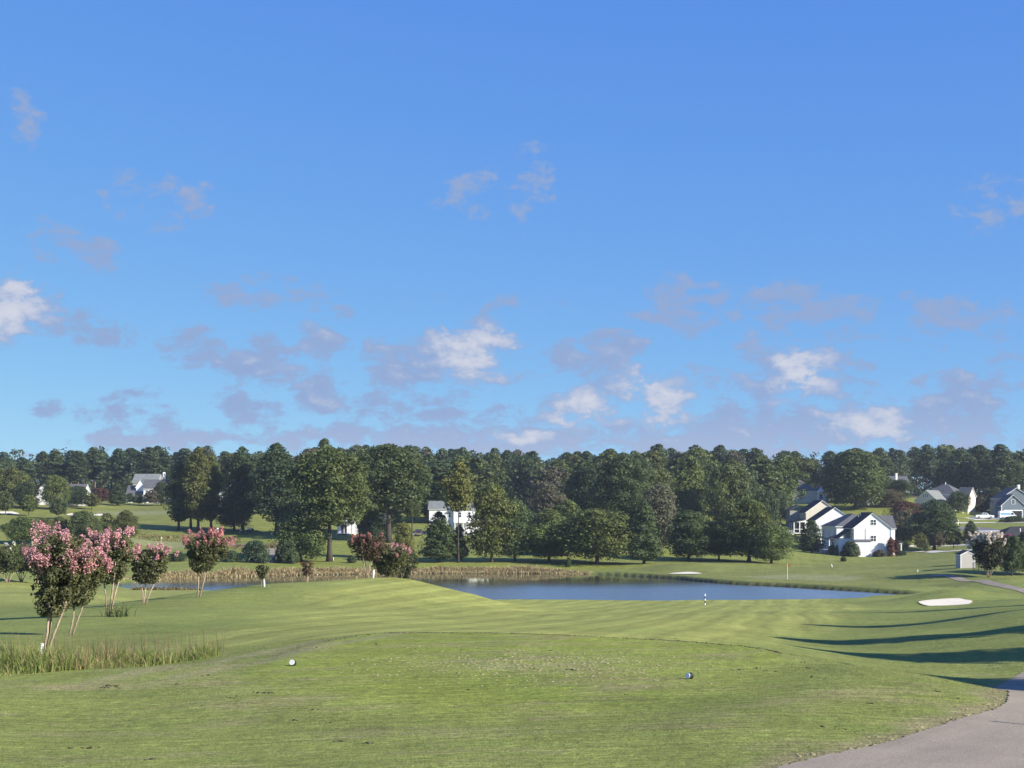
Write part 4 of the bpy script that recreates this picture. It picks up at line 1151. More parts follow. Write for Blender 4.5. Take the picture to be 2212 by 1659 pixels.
# pruning sleeves wrapped round young trunks
for (u, d, hpx, lean, lab) in [(88, 44.4, 30, 0.08, 'white trunk guard at the foot of the large crape myrtle'), (571, 100.5, 17, -0.05, 'white plastic tube beside the tiny sapling'), (806, 123, 18, 0.06, 'white plastic tube beside the fan stemmed crape myrtle')]:
    x = px(u, d); h = hpx / F * d; z = zat(x, d)
    mb = MB(); n = 10; r0 = h * 0.11
    mb.tube([(0, 0, -0.1), (lean * h * .5, 0, h * .5), (lean * h * 1.4, 0, h)], [r0 * 0.85, r0, r0 * 1.05], n, cap=False)
    mb.tube([(0, 0, -0.1), (lean * h * .5, 0, h * .5), (lean * h * 1.4, 0, h * 0.985)], [r0 * 0.7, r0 * .84, r0 * .88], n, cap=True)
    o = mb.build('trunk_guard', M['white'], None, True); o.location = (x, d, z)
    tag(o, lab, 'tree guard')

# ------------------------------------------------------------------ houses
class House:
    def __init__(s, name, label, x, y, z=None, rz=0.0, sink=0.25, cat='house'):
        zz = zat(x, y) if z is None else z
        s.root = empty(name, (x, y, zz), rz); s.sink = sink
        tag(s.root, label, cat)
    def part(s, mb, name, mat, parent=None, label=None):
        o = mb.build(name, M[mat] if isinstance(mat, str) else mat, parent or s.root)
        if label: o['label'] = label
        return o
    def box(s, x0, x1, y0, y1, z0, z1, mat='white_siding', name='wall'):
        return s.part(MB().box(x0, x1, y0, y1, z0, z1), name, mat)
    def gable(s, x0, x1, y0, y1, ze, zp, axis='y', wall='white_siding', roof='roof_black', oh=0.35, z0=None, trim='white'):
        z0 = -1.2 if z0 is None else z0
        mp = (lambda a, b, z: (b, a, z)) if axis == 'y' else (lambda a, b, z: (a, b, z))   # a runs along the ridge, b across it
        a0, a1, b0, b1 = (y0, y1, x0, x1) if axis == 'y' else (x0, x1, y0, y1)
        bm = (b0 + b1) / 2
        pts = [mp(a0, b0, z0), mp(a0, b1, z0), mp(a0, b1, ze), mp(a0, bm, zp), mp(a0, b0, ze)]
        off = Vector(mp(a1 - a0, 0, 0)) - Vector(mp(0, 0, 0))
        s.part(MB().prism(pts, off), 'wall', wall)
        sl = (zp - ze) / (bm - b0)
        def slab(t0, t1, o_, ov):
            mb = MB(); L_ = Vector(mp(a1 - a0 + 2 * o_, 0, 0)) - Vector(mp(0, 0, 0))
            for sg, be in ((-1, b0 - ov), (1, b1 + ov)):
                zee = ze - ov * sl
                mb.prism([mp(a0 - o_, be, zee + t0), mp(a0 - o_, bm, zp + t0), mp(a0 - o_, bm, zp + t1), mp(a0 - o_, be, zee + t1)], L_)
            return mb
        rf = s.part(slab(0.10, 0.24, oh, oh), 'roof', roof)
        s.part(slab(-0.06, 0.095, oh - 0.03, oh - 0.03), 'fascia', trim, rf)
        return rf
    def hip(s, x0, x1, y0, y1, ze, zp, wall='white_siding', roof='roof_grey', oh=0.4, z0=None, rl=0.25, walls=True, axis='x'):
        z0 = -1.2 if z0 is None else z0
        if walls: s.part(MB().box(x0, x1, y0, y1, z0, ze), 'wall', wall)
        X0, X1, Y0, Y1 = x0 - oh, x1 + oh, y0 - oh, y1 + oh
        xm, ym = (x0 + x1) / 2, (y0 + y1) / 2
        if axis == 'x': r0, r1 = (xm - (x1 - x0) * rl / 2, ym), (xm + (x1 - x0) * rl / 2, ym)
        else: r0, r1 = (xm, ym - (y1 - y0) * rl / 2), (xm, ym + (y1 - y0) * rl / 2)
        zb = ze + 0.02
        v = [(X0, Y0, zb), (X1, Y0, zb), (X1, Y1, zb), (X0, Y1, zb), (*r0, zp), (*r1, zp)]
        if axis == 'x': f = [(0, 1, 5, 4), (2, 3, 4, 5), (3, 0, 4), (1, 2, 5), (3, 2, 1, 0)]
        else: f = [(0, 1, 4), (1, 2, 5, 4), (2, 3, 5), (3, 0, 4, 5), (3, 2, 1, 0)]
        rf = s.part(MB().add(v, f), 'roof', roof)
        s.part(MB().box(X0 + .03, X1 - .03, Y0 + .03, Y1 - .03, ze - 0.2, ze + 0.015), 'fascia', 'white', rf)
        return rf
    def shed(s, x0, x1, y0, y1, zlo, zhi, side, roof='roof_black', oh=0.25):
        """lean-to roof; side = edge that is high: 'r','l','b'"""
        mb = MB(); t = 0.16
        X0, X1, Y0, Y1 = x0 - (oh if side != 'l' else 0), x1 + (oh if side != 'r' else 0), y0 - oh, y1 + (oh if side != 'b' else 0)
        def zz(x, y):
            if side == 'r': return zlo + (zhi - zlo) * (x - X0) / (X1 - X0)
            if side == 'l': return zhi + (zlo - zhi) * (x - X0) / (X1 - X0)
            return zlo + (zhi - zlo) * (y - Y0) / (Y1 - Y0)
        c = [(X0, Y0), (X1, Y0), (X1, Y1), (X0, Y1)]
        mb.prism([(x, y, zz(x, y)) for x, y in c], (0, 0, t))
        rf = s.part(mb, 'roof', roof)
        return rf
    def window(s, face, pos, c, z, w, h, cols=1, rows=2, depth=0.07, shutter=None):
        """face 'f' front (-y), 'l' left (-x), 'r' right (+x); pos = wall plane; c = centre along the wall, z = sill"""
        mb, pn = MB(), MB(); fw = 0.11
        def bx(m, a0, a1, z0, z1, o0, o1):
            if face == 'f': m.box(a0, a1, pos - o1, pos - o0, z0, z1)
            elif face == 'l': m.box(pos - o1, pos - o0, a0, a1, z0, z1)
            else: m.box(pos + o0, pos + o1, a0, a1, z0, z1)
        a0, a1 = c - w / 2, c + w / 2
        for q in ((a0, a0 + fw, z, z + h), (a1 - fw, a1, z, z + h), (a0 + fw, a1 - fw, z, z + fw), (a0 + fw, a1 - fw, z + h - fw, z + h)):
            bx(mb, *q, -0.02, depth)
        for k in range(1, cols):
            m_ = a0 + w * k / cols; bx(mb, m_ - .05, m_ + .05, z + fw, z + h - fw, -0.02, depth - .005)
        for k in range(1, rows):
            m_ = z + h * k / rows
            for j in range(cols):
                l_, r_ = a0 + w * j / cols + (fw if j == 0 else .05), a0 + w * (j + 1) / cols - (fw if j == cols - 1 else .05)
                bx(mb, l_, r_, m_ - .04, m_ + .04, -0.02, depth - .01)
        wn = s.part(mb, 'window', 'white')
        for j in range(cols):
            for k in range(rows):
                m_ = MB()
                l_, r_ = a0 + w * j / cols + .02, a0 + w * (j + 1) / cols - .02
                bx(m_, l_ + .03, r_ - .03, z + h * k / rows + .04, z + h * (k + 1) / rows - .04, -0.02, 0.022)
                s.part(m_, 'pane', 'glass', wn)
        if shutter:
            for q in ((a0 - .42, a0 - .03), (a1 + .03, a1 + .42)):
                m_ = MB(); bx(m_, q[0], q[1], z, z + h, -0.02, 0.05); s.part(m_, 'shutter', shutter, wn)
        return wn
    def posts(s, pts, z0, z1, r=0.09, mat='white', name='post'):
        for (x, y) in pts: s.part(MB().box(x - r, x + r, y - r, y + r, z0, z1), name, mat)
    def rail(s, pts, z, h=0.95, mat='white', step=0.22):
        """railing along a polyline: top rail, bottom rail, balusters"""
        mb = MB()
        for (p, q) in zip(pts[:-1], pts[1:]):
            p, q = Vector((*p, 0)), Vector((*q, 0)); d = q - p; L_ = d.length; d.normalize()
            for zz, rr in ((z + h, .05), (z + .12, .04)): mb.bar((p.x, p.y, zz), (q.x, q.y, zz), rr, 4)
            for k in range(int(L_ / step) + 1):
                c = p + d * min(L_, k * step); mb.box(c.x - .025, c.x + .025, c.y - .025, c.y + .025, z + .1, z + h)
        return s.part(mb, 'railing', mat)


# nearest white house
h = House('white_house', 'nearest white house with black roof and tall front gable facing the lawn', px(1844, 384), 384)
zb = h.root.location.z
W = 9.7
h.gable(0, W, 0, 12, 7.4, 11.2, 'y')
h.gable(4.8, W + 1.6, 2.4, 10.4, 7.35, 10.4, 'x', roof='roof_grey')
for (z, hh) in ((8.05, 1.5), (3.85, 1.6)): h.window('f', 0, 5.1, z, 1.55, hh, cols=2)
bo = h.box(0.1, 4.2, -1.0, 0, -1.2, 3.8, name='bump_out'); h.shed(0.1, 4.2, -1.0, 0, 3.8, 4.25, 'b', 'roof_grey', 0.12)
h.part(MB().bar((3.1, -0.06, 4.35), (3.1, -0.06, 7.2), 0.05), 'vent_pipe', 'white')
h.part(MB().bar((0.1, -0.08, 4.3), (0.1, -0.08, 7.3), 0.06).bar((W - .1, -0.08, 0), (W - .1, -0.08, 7.3), 0.06), 'downspout', 'white')
h.box(-3.0, -0.02, 3.0, 9.5, -1.2, 4.6, name='side_wing'); h.shed(-3.0, 0, 3.0, 9.5, 4.6, 7.0, 'r')
h.window('l', 0, 1.4, 4.5, 1.3, 1.6); h.window('l', -3.0, 5.0, 1.2, 1.2, 1.7); h.window('f', 3.0, -1.4, 1.2, 0.9, 1.7)
h.shed(-0.9, 0, 0.5, 2.3, 2.6, 3.4, 'r')
h.part(MB().tube([(2.2, 4.2, 10.2), (2.2, 4.2, 10.75)], [.12, .12], 8), 'roof_vent', 'metal')
h.part(MB().tube([(3.2, 6.5, 10.6), (3.2, 6.5, 11.25)], [.10, .10], 8), 'roof_vent', 'metal')
h.box(W, W + 3.0, 0.6, 4.0, 3.2, 3.5, 'white', 'porch_roof'); h.posts([(W + .2, .8), (W + 1.5, .8), (W + 2.8, .8)], -1, 3.2, .12); h.shed(W, W + 3.0, 0.6, 4.0, 3.55, 4.4, 'l', 'roof_grey')
for (xx, ww) in ((4.9, 0.9), (6.9, 0.8)):
    a = House('air_conditioner', 'grey outdoor air conditioner beside the gable wall, ' + ('next to the bump out' if xx < 6 else 'under the big window'), h.root.location.x + xx, 383, cat='air conditioner')
    a.part(MB().box(-ww / 2, ww / 2, -.45, .45, -0.2, 1.05), 'casing', 'metal'); a.part(MB().tube([(0, 0, 1.05), (0, 0, 1.12)], [.36, .36], 12), 'fan_grille', 'dark')
    for k in range(5): a.part(MB().box(-ww / 2 + .06, ww / 2 - .06, -.475, -.44, .12 + k * .18, .2 + k * .18), 'louvre', 'dark')

# second house: hip roof and deck
h = House('white_house', 'white house with grey hip roof and raised deck behind the nearest one', px(1807, 405), 405)
h.hip(0, 12, 0, 19, 7.2, 10.7, roof='roof_grey', rl=0.35, axis='y')
for (c, w) in ((2.0, 1.1), (8.5, .8), (12, .8), (16.5, 1.2)): h.window('l', 0, c, 4.5, w, 1.7)
h.window('f', 0, 2.2, 4.4, 1.2, 1.7)
h.box(-0.9, 0, 3.0, 7.0, 3.3, 3.5, 'roof_black', 'door_hood'); h.part(MB().box(-0.06, 0, 3.6, 5.2, 0.9, 2.9), 'door', 'dark')
h.box(-5.2, -0.1, -3, 6, 0.75, 0.95, 'white', 'deck_floor'); h.rail([(-5.1, 6), (-5.1, -2.9), (-0.2, -2.9)], 0.95)
h.posts([(-5.1, -2.9), (-2.6, -2.9), (-0.2, -2.9), (-5.1, 2), (-5.1, 6)], -2.6, 1.95, .09)
for k in range(14): h.part(MB().box(-5.1 + k * .35, -4.98 + k * .35, -2.92, -2.86, -2.4, 0.74), 'skirt_board', 'white')
h.posts([(-2.2, -1.2), (-0.2, -1.2)], 0.95, 3.6, .1); h.shed(-2.4, -0.05, -1.4, 2.6, 3.6, 4.6, 'r')
for k in range(6): h.part(MB().box(-5.2 - k * .3, -4.9 - k * .3, -2.9, -1.5, 0.45 - k * .34, 0.55 - k * .34), 'stair_tread', 'white')
# third
h = House('white_house', 'white house with plain front gable and black roof, third along the street', px(1762, 433), 433)
h.gable(0, 11.2, 0, 12, 7.1, 10.9, 'y'); h.window('l', 0, 2.5, 4.3, 1.2, 1.6); h.window('f', 0, 2.4, 3.6, 1.2, 1.6)
# fourth: cream, with screened porch
h = House('cream_house', 'cream house with black roof and white screened porch farthest along the street', px(1741, 452), 452)
h.gable(0, 10, 0, 12, 7.1, 10.7, 'y', wall='cream_siding')
h.box(-3.0, -0.05, 10, 17, -1, 7.6, 'grey_siding', 'wing'); h.shed(-3.0, 0, 10, 17, 7.6, 9.4, 'r', 'roof_grey')
h.posts([(-3.6, 0.1), (-1.9, .1), (-.2, .1), (-3.6, 4), (-3.6, 7)], 0.9, 4.1, .13); h.shed(-3.7, 0, 0, 7, 4.1, 4.9, 'r')
h.part(MB().box(-3.7, 0, 0.0, 0.06, 1.9, 2.05).box(-3.66, -3.6, 0.1, 7, 1.9, 2.05), 'porch_rail', 'white')
h.part(MB().box(-3.5, -.1, 0.3, 0.34, 1.0, 4.0), 'screen', 'dark'); h.box(-3.7, 0, 0, 7, 0.6, 0.9, 'white', 'porch_floor')
h.part(MB().prism([(-3.7, 0.02, 4.1), (0, 0.02, 4.1), (0, 0.02, 4.9)], (0, .1, 0)), 'porch_gable', 'white')
h.box(-6.5, -3.8, 0, 5, 0.3, 0.55, 'white', 'deck_floor'); h.rail([(-6.4, 5), (-6.4, .1), (-3.8, .1)], 0.55); h.posts([(-6.4, .1), (-5, .1), (-3.8, .1)], -2.5, 1.5, .08)
h.box(-9.5, -7, 3, 7, -1, 3.2, 'white_siding', 'garden_room'); h.shed(-9.5, -7, 3, 7, 3.2, 3.8, 'r', 'roof_grey'); h.window('f', 3, -8.2, 1.1, 1.8, 1.6, cols=2)
# hill house with big hip roof
z = CAMZ + 4.2
h = House('hill_house', 'grey hip roofed house with small white front gable up among the trees', px(1700, 530), 530, z)
h.hip(0, 11.2, 0, 12, 5.2, 9.5, wall='cream_siding', rl=0.02)
h.gable(10.6, 13.2, -1.2, 4, 5.0, 7.0, 'y', roof='roof_grey', oh=0.25)
h.posts([(10.5, -2.2), (13.2, -2.2)], -1, 4.9, .15); h.box(10.2, 15, -2.4, -1.3, 4.9, 5.2, 'white', 'porch_beam'); h.window('f', -1.2, 11.9, 2.4, 1.2, 1.7, cols=2)
h.box(13.3, 15, 0, 5, -1, 4.8, 'cream_siding', 'wall')
# house with a deck far behind, mostly hidden
z = CAMZ + 7.4
h = House('distant_house', 'distant white house with tall chimney and railed deck behind trees', px(1922, 560), 560, z)
h.gable(0, 8, 2, 12, 5.0, 8.2, 'x', roof='roof_grey'); h.box(3.0, 3.7, 3, 4, 4, 9.4, 'white', 'chimney'); h.window('f', 2, 2.0, 2.4, 1.2, 1.6); h.window('f', 2, 5.8, 2.4, 1.2, 1.6)
h.box(0, 5, -1, 2, 2.2, 2.45, 'white', 'deck_floor'); h.rail([(0, -1), (5, -1)], 2.45); h.posts([(0, -.9), (2.5, -.9), (5, -.9)], -1.5, 3.4, .12)
z = CAMZ + 3.4
h = House('distant_house', 'small patch of white gabled house between the trees above the roofs', px(1874, 512), 512, z)
h.gable(0, 2.4, 0, 8, 2.6, 3.8, 'y', roof='roof_grey'); h.window('f', 0, 1.2, 1.0, .9, 1.2)
# grey gabled house turned to the street
z = CAMZ + 2.6
h = House('grey_house', 'grey house with shaded front gable and pale roof on the right hill', px(2023, 500), 500, z, rz=math.radians(-40))
# local: gable wall faces -y (after rotation left-front), long wall faces +x
h.gable(-7.6, 0, 0, 9.5, 3.2, 6.5, 'y', wall='cream_siding', roof='roof_light', oh=0.3)
for c in (-4.5, -3.8, -3.1): h.window('f', 0, c, 4.0, .5, 1.5, rows=1)
for c in (2.0, 5.0, 7.6): h.window('r', 0, c, 0.7, 1.2, 1.6, shutter='dark')
h.hip(-9, 2.5, 9.6, 19, 5.4, 9.0, wall='cream_siding', roof='roof_grey', rl=0.15); h.gable(2.6, 6.5, 11, 17, 4.6, 7.6, 'x', wall='cream_siding', roof='roof_grey')
h.window('f', 9.6, 1.2, 1.0, 1.1, 1.7); h.part(MB().bar((-3, 14, 8.6), (-3, 14, 9.6), .15), 'roof_vent', 'white')
# blue house
h = House('blue_house', 'blue grey house with white trim and open garage behind the van', px(2163, 490), 490, CAMZ - 0.3)
h.gable(0, 7.8, 0, 8, 4.3, 7.8, 'y', wall='blue_siding', roof='roof_grey'); h.gable(2.4, 13, 8.05, 18, 6.8, 10.2, 'y', wall='blue_siding', roof='roof_grey')
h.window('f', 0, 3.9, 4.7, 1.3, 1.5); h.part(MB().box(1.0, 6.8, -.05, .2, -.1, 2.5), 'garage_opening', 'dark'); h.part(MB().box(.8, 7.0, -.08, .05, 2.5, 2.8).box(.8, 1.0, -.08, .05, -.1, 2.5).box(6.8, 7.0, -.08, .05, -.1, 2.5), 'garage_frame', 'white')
h.part(MB().box(0, .22, -.06, .02, -.2, 4.2).box(7.58, 7.8, -.06, .02, -.2, 4.2), 'corner_trim', 'white'); h.box(9.5, 10.3, 12, 13, 8, 11.4, 'white', 'chimney')
h.box(-1.2, 0, 3.0, 8, -.5, 5.2, 'blue_siding', 'side_wing'); h.shed(-1.2, 0, 3, 8, 5.2, 5.9, 'r', 'roof_grey')
# low white house at the right
h = House('white_house', 'low white single storey house with dark roof behind the evergreens', px(2165, 330), 330, CAMZ - 7.6)
h.hip(0, 16, 0, 12, 3.2, 5.6, roof='roof_black', rl=0.5, wall='white_siding')
for c in (2.0, 5.0, 6.8, 11): h.window('f', 0, c, 1.0, 0.9, 1.5, shutter='dark' if c < 4 else None)
h.part(MB().box(.4, 1.2, -.05, .02, 0, 2.2), 'door', 'dark'); h.window('l', 0, 4, 1.0, 1.0, 1.5)
h.part(MB().bar((5, 3, 4.4), (5, 3, 5.2), .12), 'roof_vent', 'white')
# garden shed
h = House('garden_shed', 'plain beige garden shed with dark roof on the right lawn', px(2075, 253), 253, cat='shed')
h.gable(0, 2.45, 0, 2.7, 2.25, 2.85, 'y', wall='shed_siding', oh=0.08)
h.part(MB().box(-.02, .1, -.03, 0, -.2, 2.2).box(2.35, 2.47, -.03, 0, -.2, 2.2), 'corner_trim', 'white'); h.part(MB().box(-.04, 0, .8, 1.7, 0.05, 1.95), 'door', 'shed_siding')
# left hill house group
z = CAMZ + 5.2
h = House('white_house', 'white two storey house with grey roofs and attached garage on the left hill', px(310, 520), 520, z)
h.gable(0, 7.4, 0, 9, 5.0, 8.0, 'x', roof='roof_grey'); h.gable(-6.3, -0.1, 1, 9, 2.6, 5.9, 'x', roof='roof_grey'); h.gable(-3.2, 0.6, 2.5, 9.5, 5.6, 8.3, 'y', roof='roof_grey')
for c in (1.2, 3.7, 6.2): h.window('f', 0, c, 3.0, 1.0, 1.4)
for c in (1.2, 6.2): h.window('f', 0, c, .6, 1.0, 1.4)
h.box(4.6, 5.4, 9.2, 10, 0, 11.0, 'white', 'chimney'); h.posts([(.3, -1.6), (3.5, -1.6), (6.8, -1.6)], -.8, 2.3, .1); h.box(0, 7, -1.8, 0, 2.3, 2.5, 'white', 'porch_roof')
h.part(MB().box(-5.4, -2.8, .95, 1.02, 0, 2.1), 'garage_door', 'white'); h.part(MB().box(3.0, 4.2, -.05, .02, 0, 2.1), 'door', 'dark')
z = CAMZ + 8.2
h = House('grey_house', 'grey roofed house standing behind the left hill house', px(287, 548), 548, z)
h.gable(0, 9.0, 0, 9, 5.0, 7.8, 'x', wall='grey_siding', roof='roof_light'); h.window('l', 0, 4.5, 2.5, 1.1, 1.5); h.window('f', 0, 4.5, 2.5, 1.1, 1.5)
z = CAMZ + 5.0
h = House('white_house', 'low white house with grey roof behind the hillside trees at far left', px(77, 482), 482, z)
h.gable(0, 5.2, 0, 8, 3.4, 5.6, 'y', roof='roof_grey'); h.gable(4.6, 15, 2, 9, 3.4, 5.8, 'x', roof='roof_grey'); h.window('f', 0, 2.6, 1.0, 1.4, 1.5, cols=2); h.window('f', 2, 8, 1.0, 1.2, 1.4); h.window('f', 2, 11.5, 1.0, 1.2, 1.4)
h = House('white_house', 'small white house peeping out under the broad olive tree', px(24, 488), 488, CAMZ + 5.0)
h.gable(0, 4.5, 0, 6, 2.5, 3.8, 'x', roof='roof_grey'); h.window('f', 0, 1.4, .8, 1.0, 1.2); h.window('f', 0, 3.2, .8, 1.0, 1.2)
z = CAMZ + 4.0
h = House('grey_house', 'grey roofed house corner showing between the tall trees', px(474, 470), 470, z)
h.hip(0, 10, 0, 9, 3.4, 6.6, roof='roof_light', rl=.4); h.window('f', 0, 1.5, 1.0, 1.2, 1.5); h.window('f', 0, 5, 1.0, 1.2, 1.5)
# porch house among the trees
h = House('white_house', 'white house with shaded porch behind the thick oak trunk', px(728, 396), 396)
h.gable(0, 13, 3, 12, 4.0, 7.0, 'x', roof='roof_grey'); h.posts([(0.2, .2), (3.9, .2)], -.6, 3.2, .12); h.box(-.1, 4.2, 0, 2.95, 3.2, 3.45, 'white', 'porch_roof'); h.box(0, 4.1, 0, 2.9, 0.2, 0.4, 'white', 'porch_floor')
h.rail([(0, .15), (1.4, .15)], .4); h.rail([(2.4, .15), (4.1, .15)], .4)
h.part(MB().box(.7, 1.5, 2.93, 3.0, .4, 2.5), 'door', 'dark'); h.part(MB().box(.6, .7, 2.9, 3.0, .4, 2.6).box(1.5, 1.62, 2.9, 3.0, .4, 2.6).box(2.3, 2.4, 2.9, 3.0, .4, 2.6), 'door_frame', 'white'); h.part(MB().box(1.62, 2.3, 2.93, 3.0, .4, 2.5), 'door', 'dark')
h.window('f', 3, 6.5, 1.0, 2.0, 1.6, cols=2); h.window('f', 3, 10.5, 1.0, 1.4, 1.6)
# two-storey white house in the middle
h = House('white_house', 'two storey white house with grey roofs and porch steps behind the pond trees', px(927, 402), 402)
h.gable(0, 6.6, 0, 9, 7.0, 8.9, 'x', roof='roof_light'); h.hip(6.65, 12.5, -.8, 9, 7.0, 10.9, roof='roof_light', rl=.1); h.box(12.5, 16, 1, 8, -1, 6.5, name='wall'); h.shed(12.5, 16, 1, 8, 6.5, 8, 'l', 'roof_light')
for (c, y0) in ((2.8, 0), (5.5, 0), (8.4, -.8), (10.9, -.8)):
    h.window('f', y0, c, 4.6, .9, 1.5); h.window('f', y0, c, 1.4, .9, 1.5)
h.box(7, 11.8, -2.8, -.8, .4, .6, 'white', 'porch_floor'); h.posts([(7.1, -2.7), (9.3, -2.7), (11.7, -2.7)], -.8, 3.2, .12); h.box(6.9, 11.9, -2.9, -.8, 3.2, 3.4, 'white', 'porch_roof'); h.rail([(7.1, -2.7), (11.7, -2.7)], .6)
for k in range(4): h.part(MB().box(8.4, 10.4, -3.9 + k * .28, -3.6 + k * .28, -.4 + k * .22, -.28 + k * .22), 'stair_tread', 'white')
h = House('garden_shed', 'little white shed glimpsed between the bank trees', px(1443, 422), 422, CAMZ - 4.0, cat='shed')
h.gable(0, 2.8, 0, 2.6, 1.9, 2.6, 'x', roof='roof_light'); h.window('f', 0, 1.4, .8, .8, .8)


# ------------------------------------------------------------------ vehicles
def wheel(root, x, y, r, w=0.24):
    t = MB().tube([(x, y - w / 2, r), (x, y + w / 2, r)], [r, r], 18).build('wheel', M['rubber'], root)
    MB().tube([(x, y - w / 2 - .012, r), (x, y + w / 2 + .012, r)], [r * .6, r * .6], 12).build('rim', M['metal'], t)


def side_body(root, prof, w, mat, name='body', taper=0.0, zt=1.0):
    """side profile (x,z) extruded across the width, narrowed above zt"""
    n = len(prof); vs = []
    for sg in (-1, 1):
        for (x, z) in prof: vs.append((x, sg * (w / 2 - (taper if z > zt else 0)), z))
    fs = [tuple(range(n)), tuple(range(2 * n - 1, n - 1, -1))] + [(i, i + n, (i + 1) % n + n, (i + 1) % n) for i in range(n)]
    return MB().add(vs, fs).build(name, mat, root)


def on_ground(name, label, cat, x, y, rz=0.0): return tag(empty(name, (x, y, zat(x, y) + 0.06), rz), label, cat)


# pickup, tail to the left
vx = px(2126, 484)
p = on_ground('pickup_truck', 'white crew cab pickup parked on the hillside lawn drive', 'pickup', vx, 484)
side_body(p, [(-2.95, .45), (2.85, .42), (2.95, .75), (2.92, 1.12), (1.45, 1.22), (1.2, 1.25), (-.85, 1.25), (-.9, 1.28), (-2.9, 1.28), (-2.95, 1.1)], 2.0, M['car_white'])
side_body(p, [(-.85, 1.26), (1.35, 1.24), (.62, 1.92), (-.72, 1.95)], 1.94, M['car_white'], 'cab', 0.1, 1.5)
for (a, b, c_, d) in [(-.68, .02, -.62, .05), (.14, .95, .14, .55)]:
    MB().add([(a, -.985, 1.33), (b, -.985, 1.33), (d, -.90, 1.82), (c_, -.90, 1.82)], [(0, 1, 2, 3)]).build('side_window', M['glass'], p)
MB().add([(1.30, -.85, 1.3), (1.30, .85, 1.3), (.70, .8, 1.86), (.70, -.8, 1.86)], [(0, 1, 2, 3)]).build('windscreen', M['glass'], p)
MB().box(-2.8, -.95, -.88, .88, 1.26, 1.30).build('bed', M['dark'], p)
for x in (-1.95, 1.85):
    for y_ in (-.92, .92): wheel(p, x, y_, .42)
for y_ in (-.75, .75): MB().box(2.88, 2.97, y_ - .15, y_ + .15, .82, 1.05).build('headlight', M['metal'], p); MB().box(-2.98, -2.9, y_ - .1, y_ + .1, .85, 1.15).build('tail_light', M['flag_red'], p)
MB().box(2.9, 3.02, -.95, .95, .45, .65).build('bumper', M['metal'], p)
# van
v_ = on_ground('cargo_van', 'white high roof cargo van with pale blue band before the garage', 'van', px(2176, 484.5), 484.5)
side_body(v_, [(-2.75, .4), (2.7, .4), (2.75, .9), (2.3, 1.25), (1.5, 2.15), (1.1, 2.55), (-2.6, 2.62), (-2.75, 2.4)], 2.05, M['car_white'], taper=.08, zt=2.0)
MB().box(-2.4, .75, -1.032, -1.02, 1.35, 1.95).build('print_band', M['blue_band'], v_)
MB().add([(.9, -1.035, 1.35), (1.95, -1.035, 1.35), (1.45, -.99, 2.0), (.95, -.99, 2.0)], [(0, 1, 2, 3)]).build('side_window', M['glass'], v_)
MB().add([(2.27, -.9, 1.32), (2.27, .9, 1.32), (1.57, .85, 2.12), (1.57, -.85, 2.12)], [(0, 1, 2, 3)]).build('windscreen', M['glass'], v_)
for x in (-1.75, 1.85):
    for y_ in (-.95, .95): wheel(v_, x, y_, .36)
MB().box(2.68, 2.8, -.98, .98, .4, .62).build('bumper', M['black'], v_)
for y_ in (-.8, .8): MB().box(2.6, 2.74, y_ - .15, y_ + .15, .85, 1.1).build('headlight', M['metal'], v_); MB().box(-2.78, -2.7, y_ - .08, y_ + .08, .8, 1.5).build('tail_light', M['flag_red'], v_)
# dark car by the middle house, seen from behind
c_ = on_ground('parked_car', 'dark car parked on the drive beside the white house', 'car', px(905, 398), 398, math.radians(90))
side_body(c_, [(-2.2, .35), (2.2, .35), (2.3, .8), (1.1, 1.0), (.5, 1.6), (-1.6, 1.68), (-2.2, 1.1)], 1.9, M['car_dark'], taper=.12, zt=1.2)
MB().add([(-2.14, -.75, 1.15), (-2.14, .75, 1.15), (-1.68, .68, 1.6), (-1.68, -.68, 1.6)], [(0, 1, 2, 3)]).build('rear_window', M['glass'], c_)
for x in (-1.35, 1.4):
    for y_ in (-.86, .86): wheel(c_, x, y_, .35)
MB().box(-2.28, -2.18, -.9, .9, .4, .62).build('bumper', M['metal'], c_)
for y_ in (-.72, .72): MB().box(-2.24, -2.16, y_ - .14, y_ + .14, .8, 1.0).build('tail_light', M['flag_red'], c_)


def golf_cart(label, x, y, rz):
    g = on_ground('golf_cart', label, 'golf cart', x, y, rz)
    side_body(g, [(-1.15, .3), (1.1, .3), (1.2, .55), (1.0, .95), (.75, .9), (.55, .4), (-.1, .38), (-.15, .75), (-.75, .78), (-1.2, .7)], 1.15, M['black'])
    MB().box(-.75, -.1, -.52, .52, .76, .92).build('seat', M['car_white'], g); MB().box(-.85, -.72, -.52, .52, .95, 1.35).build('backrest', M['car_white'], g)
    MB().box(-1.1, .8, -.6, .6, 1.86, 1.93).build('roof', M['black'], g)
    for (a, b) in ((-1.0, -.55), (-1.0, .55), (.7, -.55), (.7, .55)): MB().bar((a * 1.0, b, .7), (a * .98, b, 1.87), .022).build('post', M['black'], g)
    for xx in (-.75, .8):
        for yy in (-.5, .5): wheel(g, xx, yy, .23, .18)
    MB().tube([(.45, -.28, 1.0), (.42, -.28, 1.03)], [.17, .17], 12).build('steering_wheel', M['black'], g)
    MB().bar((.7, -.28, .75), (.45, -.28, 1.0), .02).build('steering_column', M['black'], g)
    return g


golf_cart('black golf cart parked on the rough beside the low mounds', *gp(524, 1152.5)[:2], 0.2)
golf_cart('second golf cart seen end on just behind the black one', *gp(541, 1150.5)[:2], 1.4)

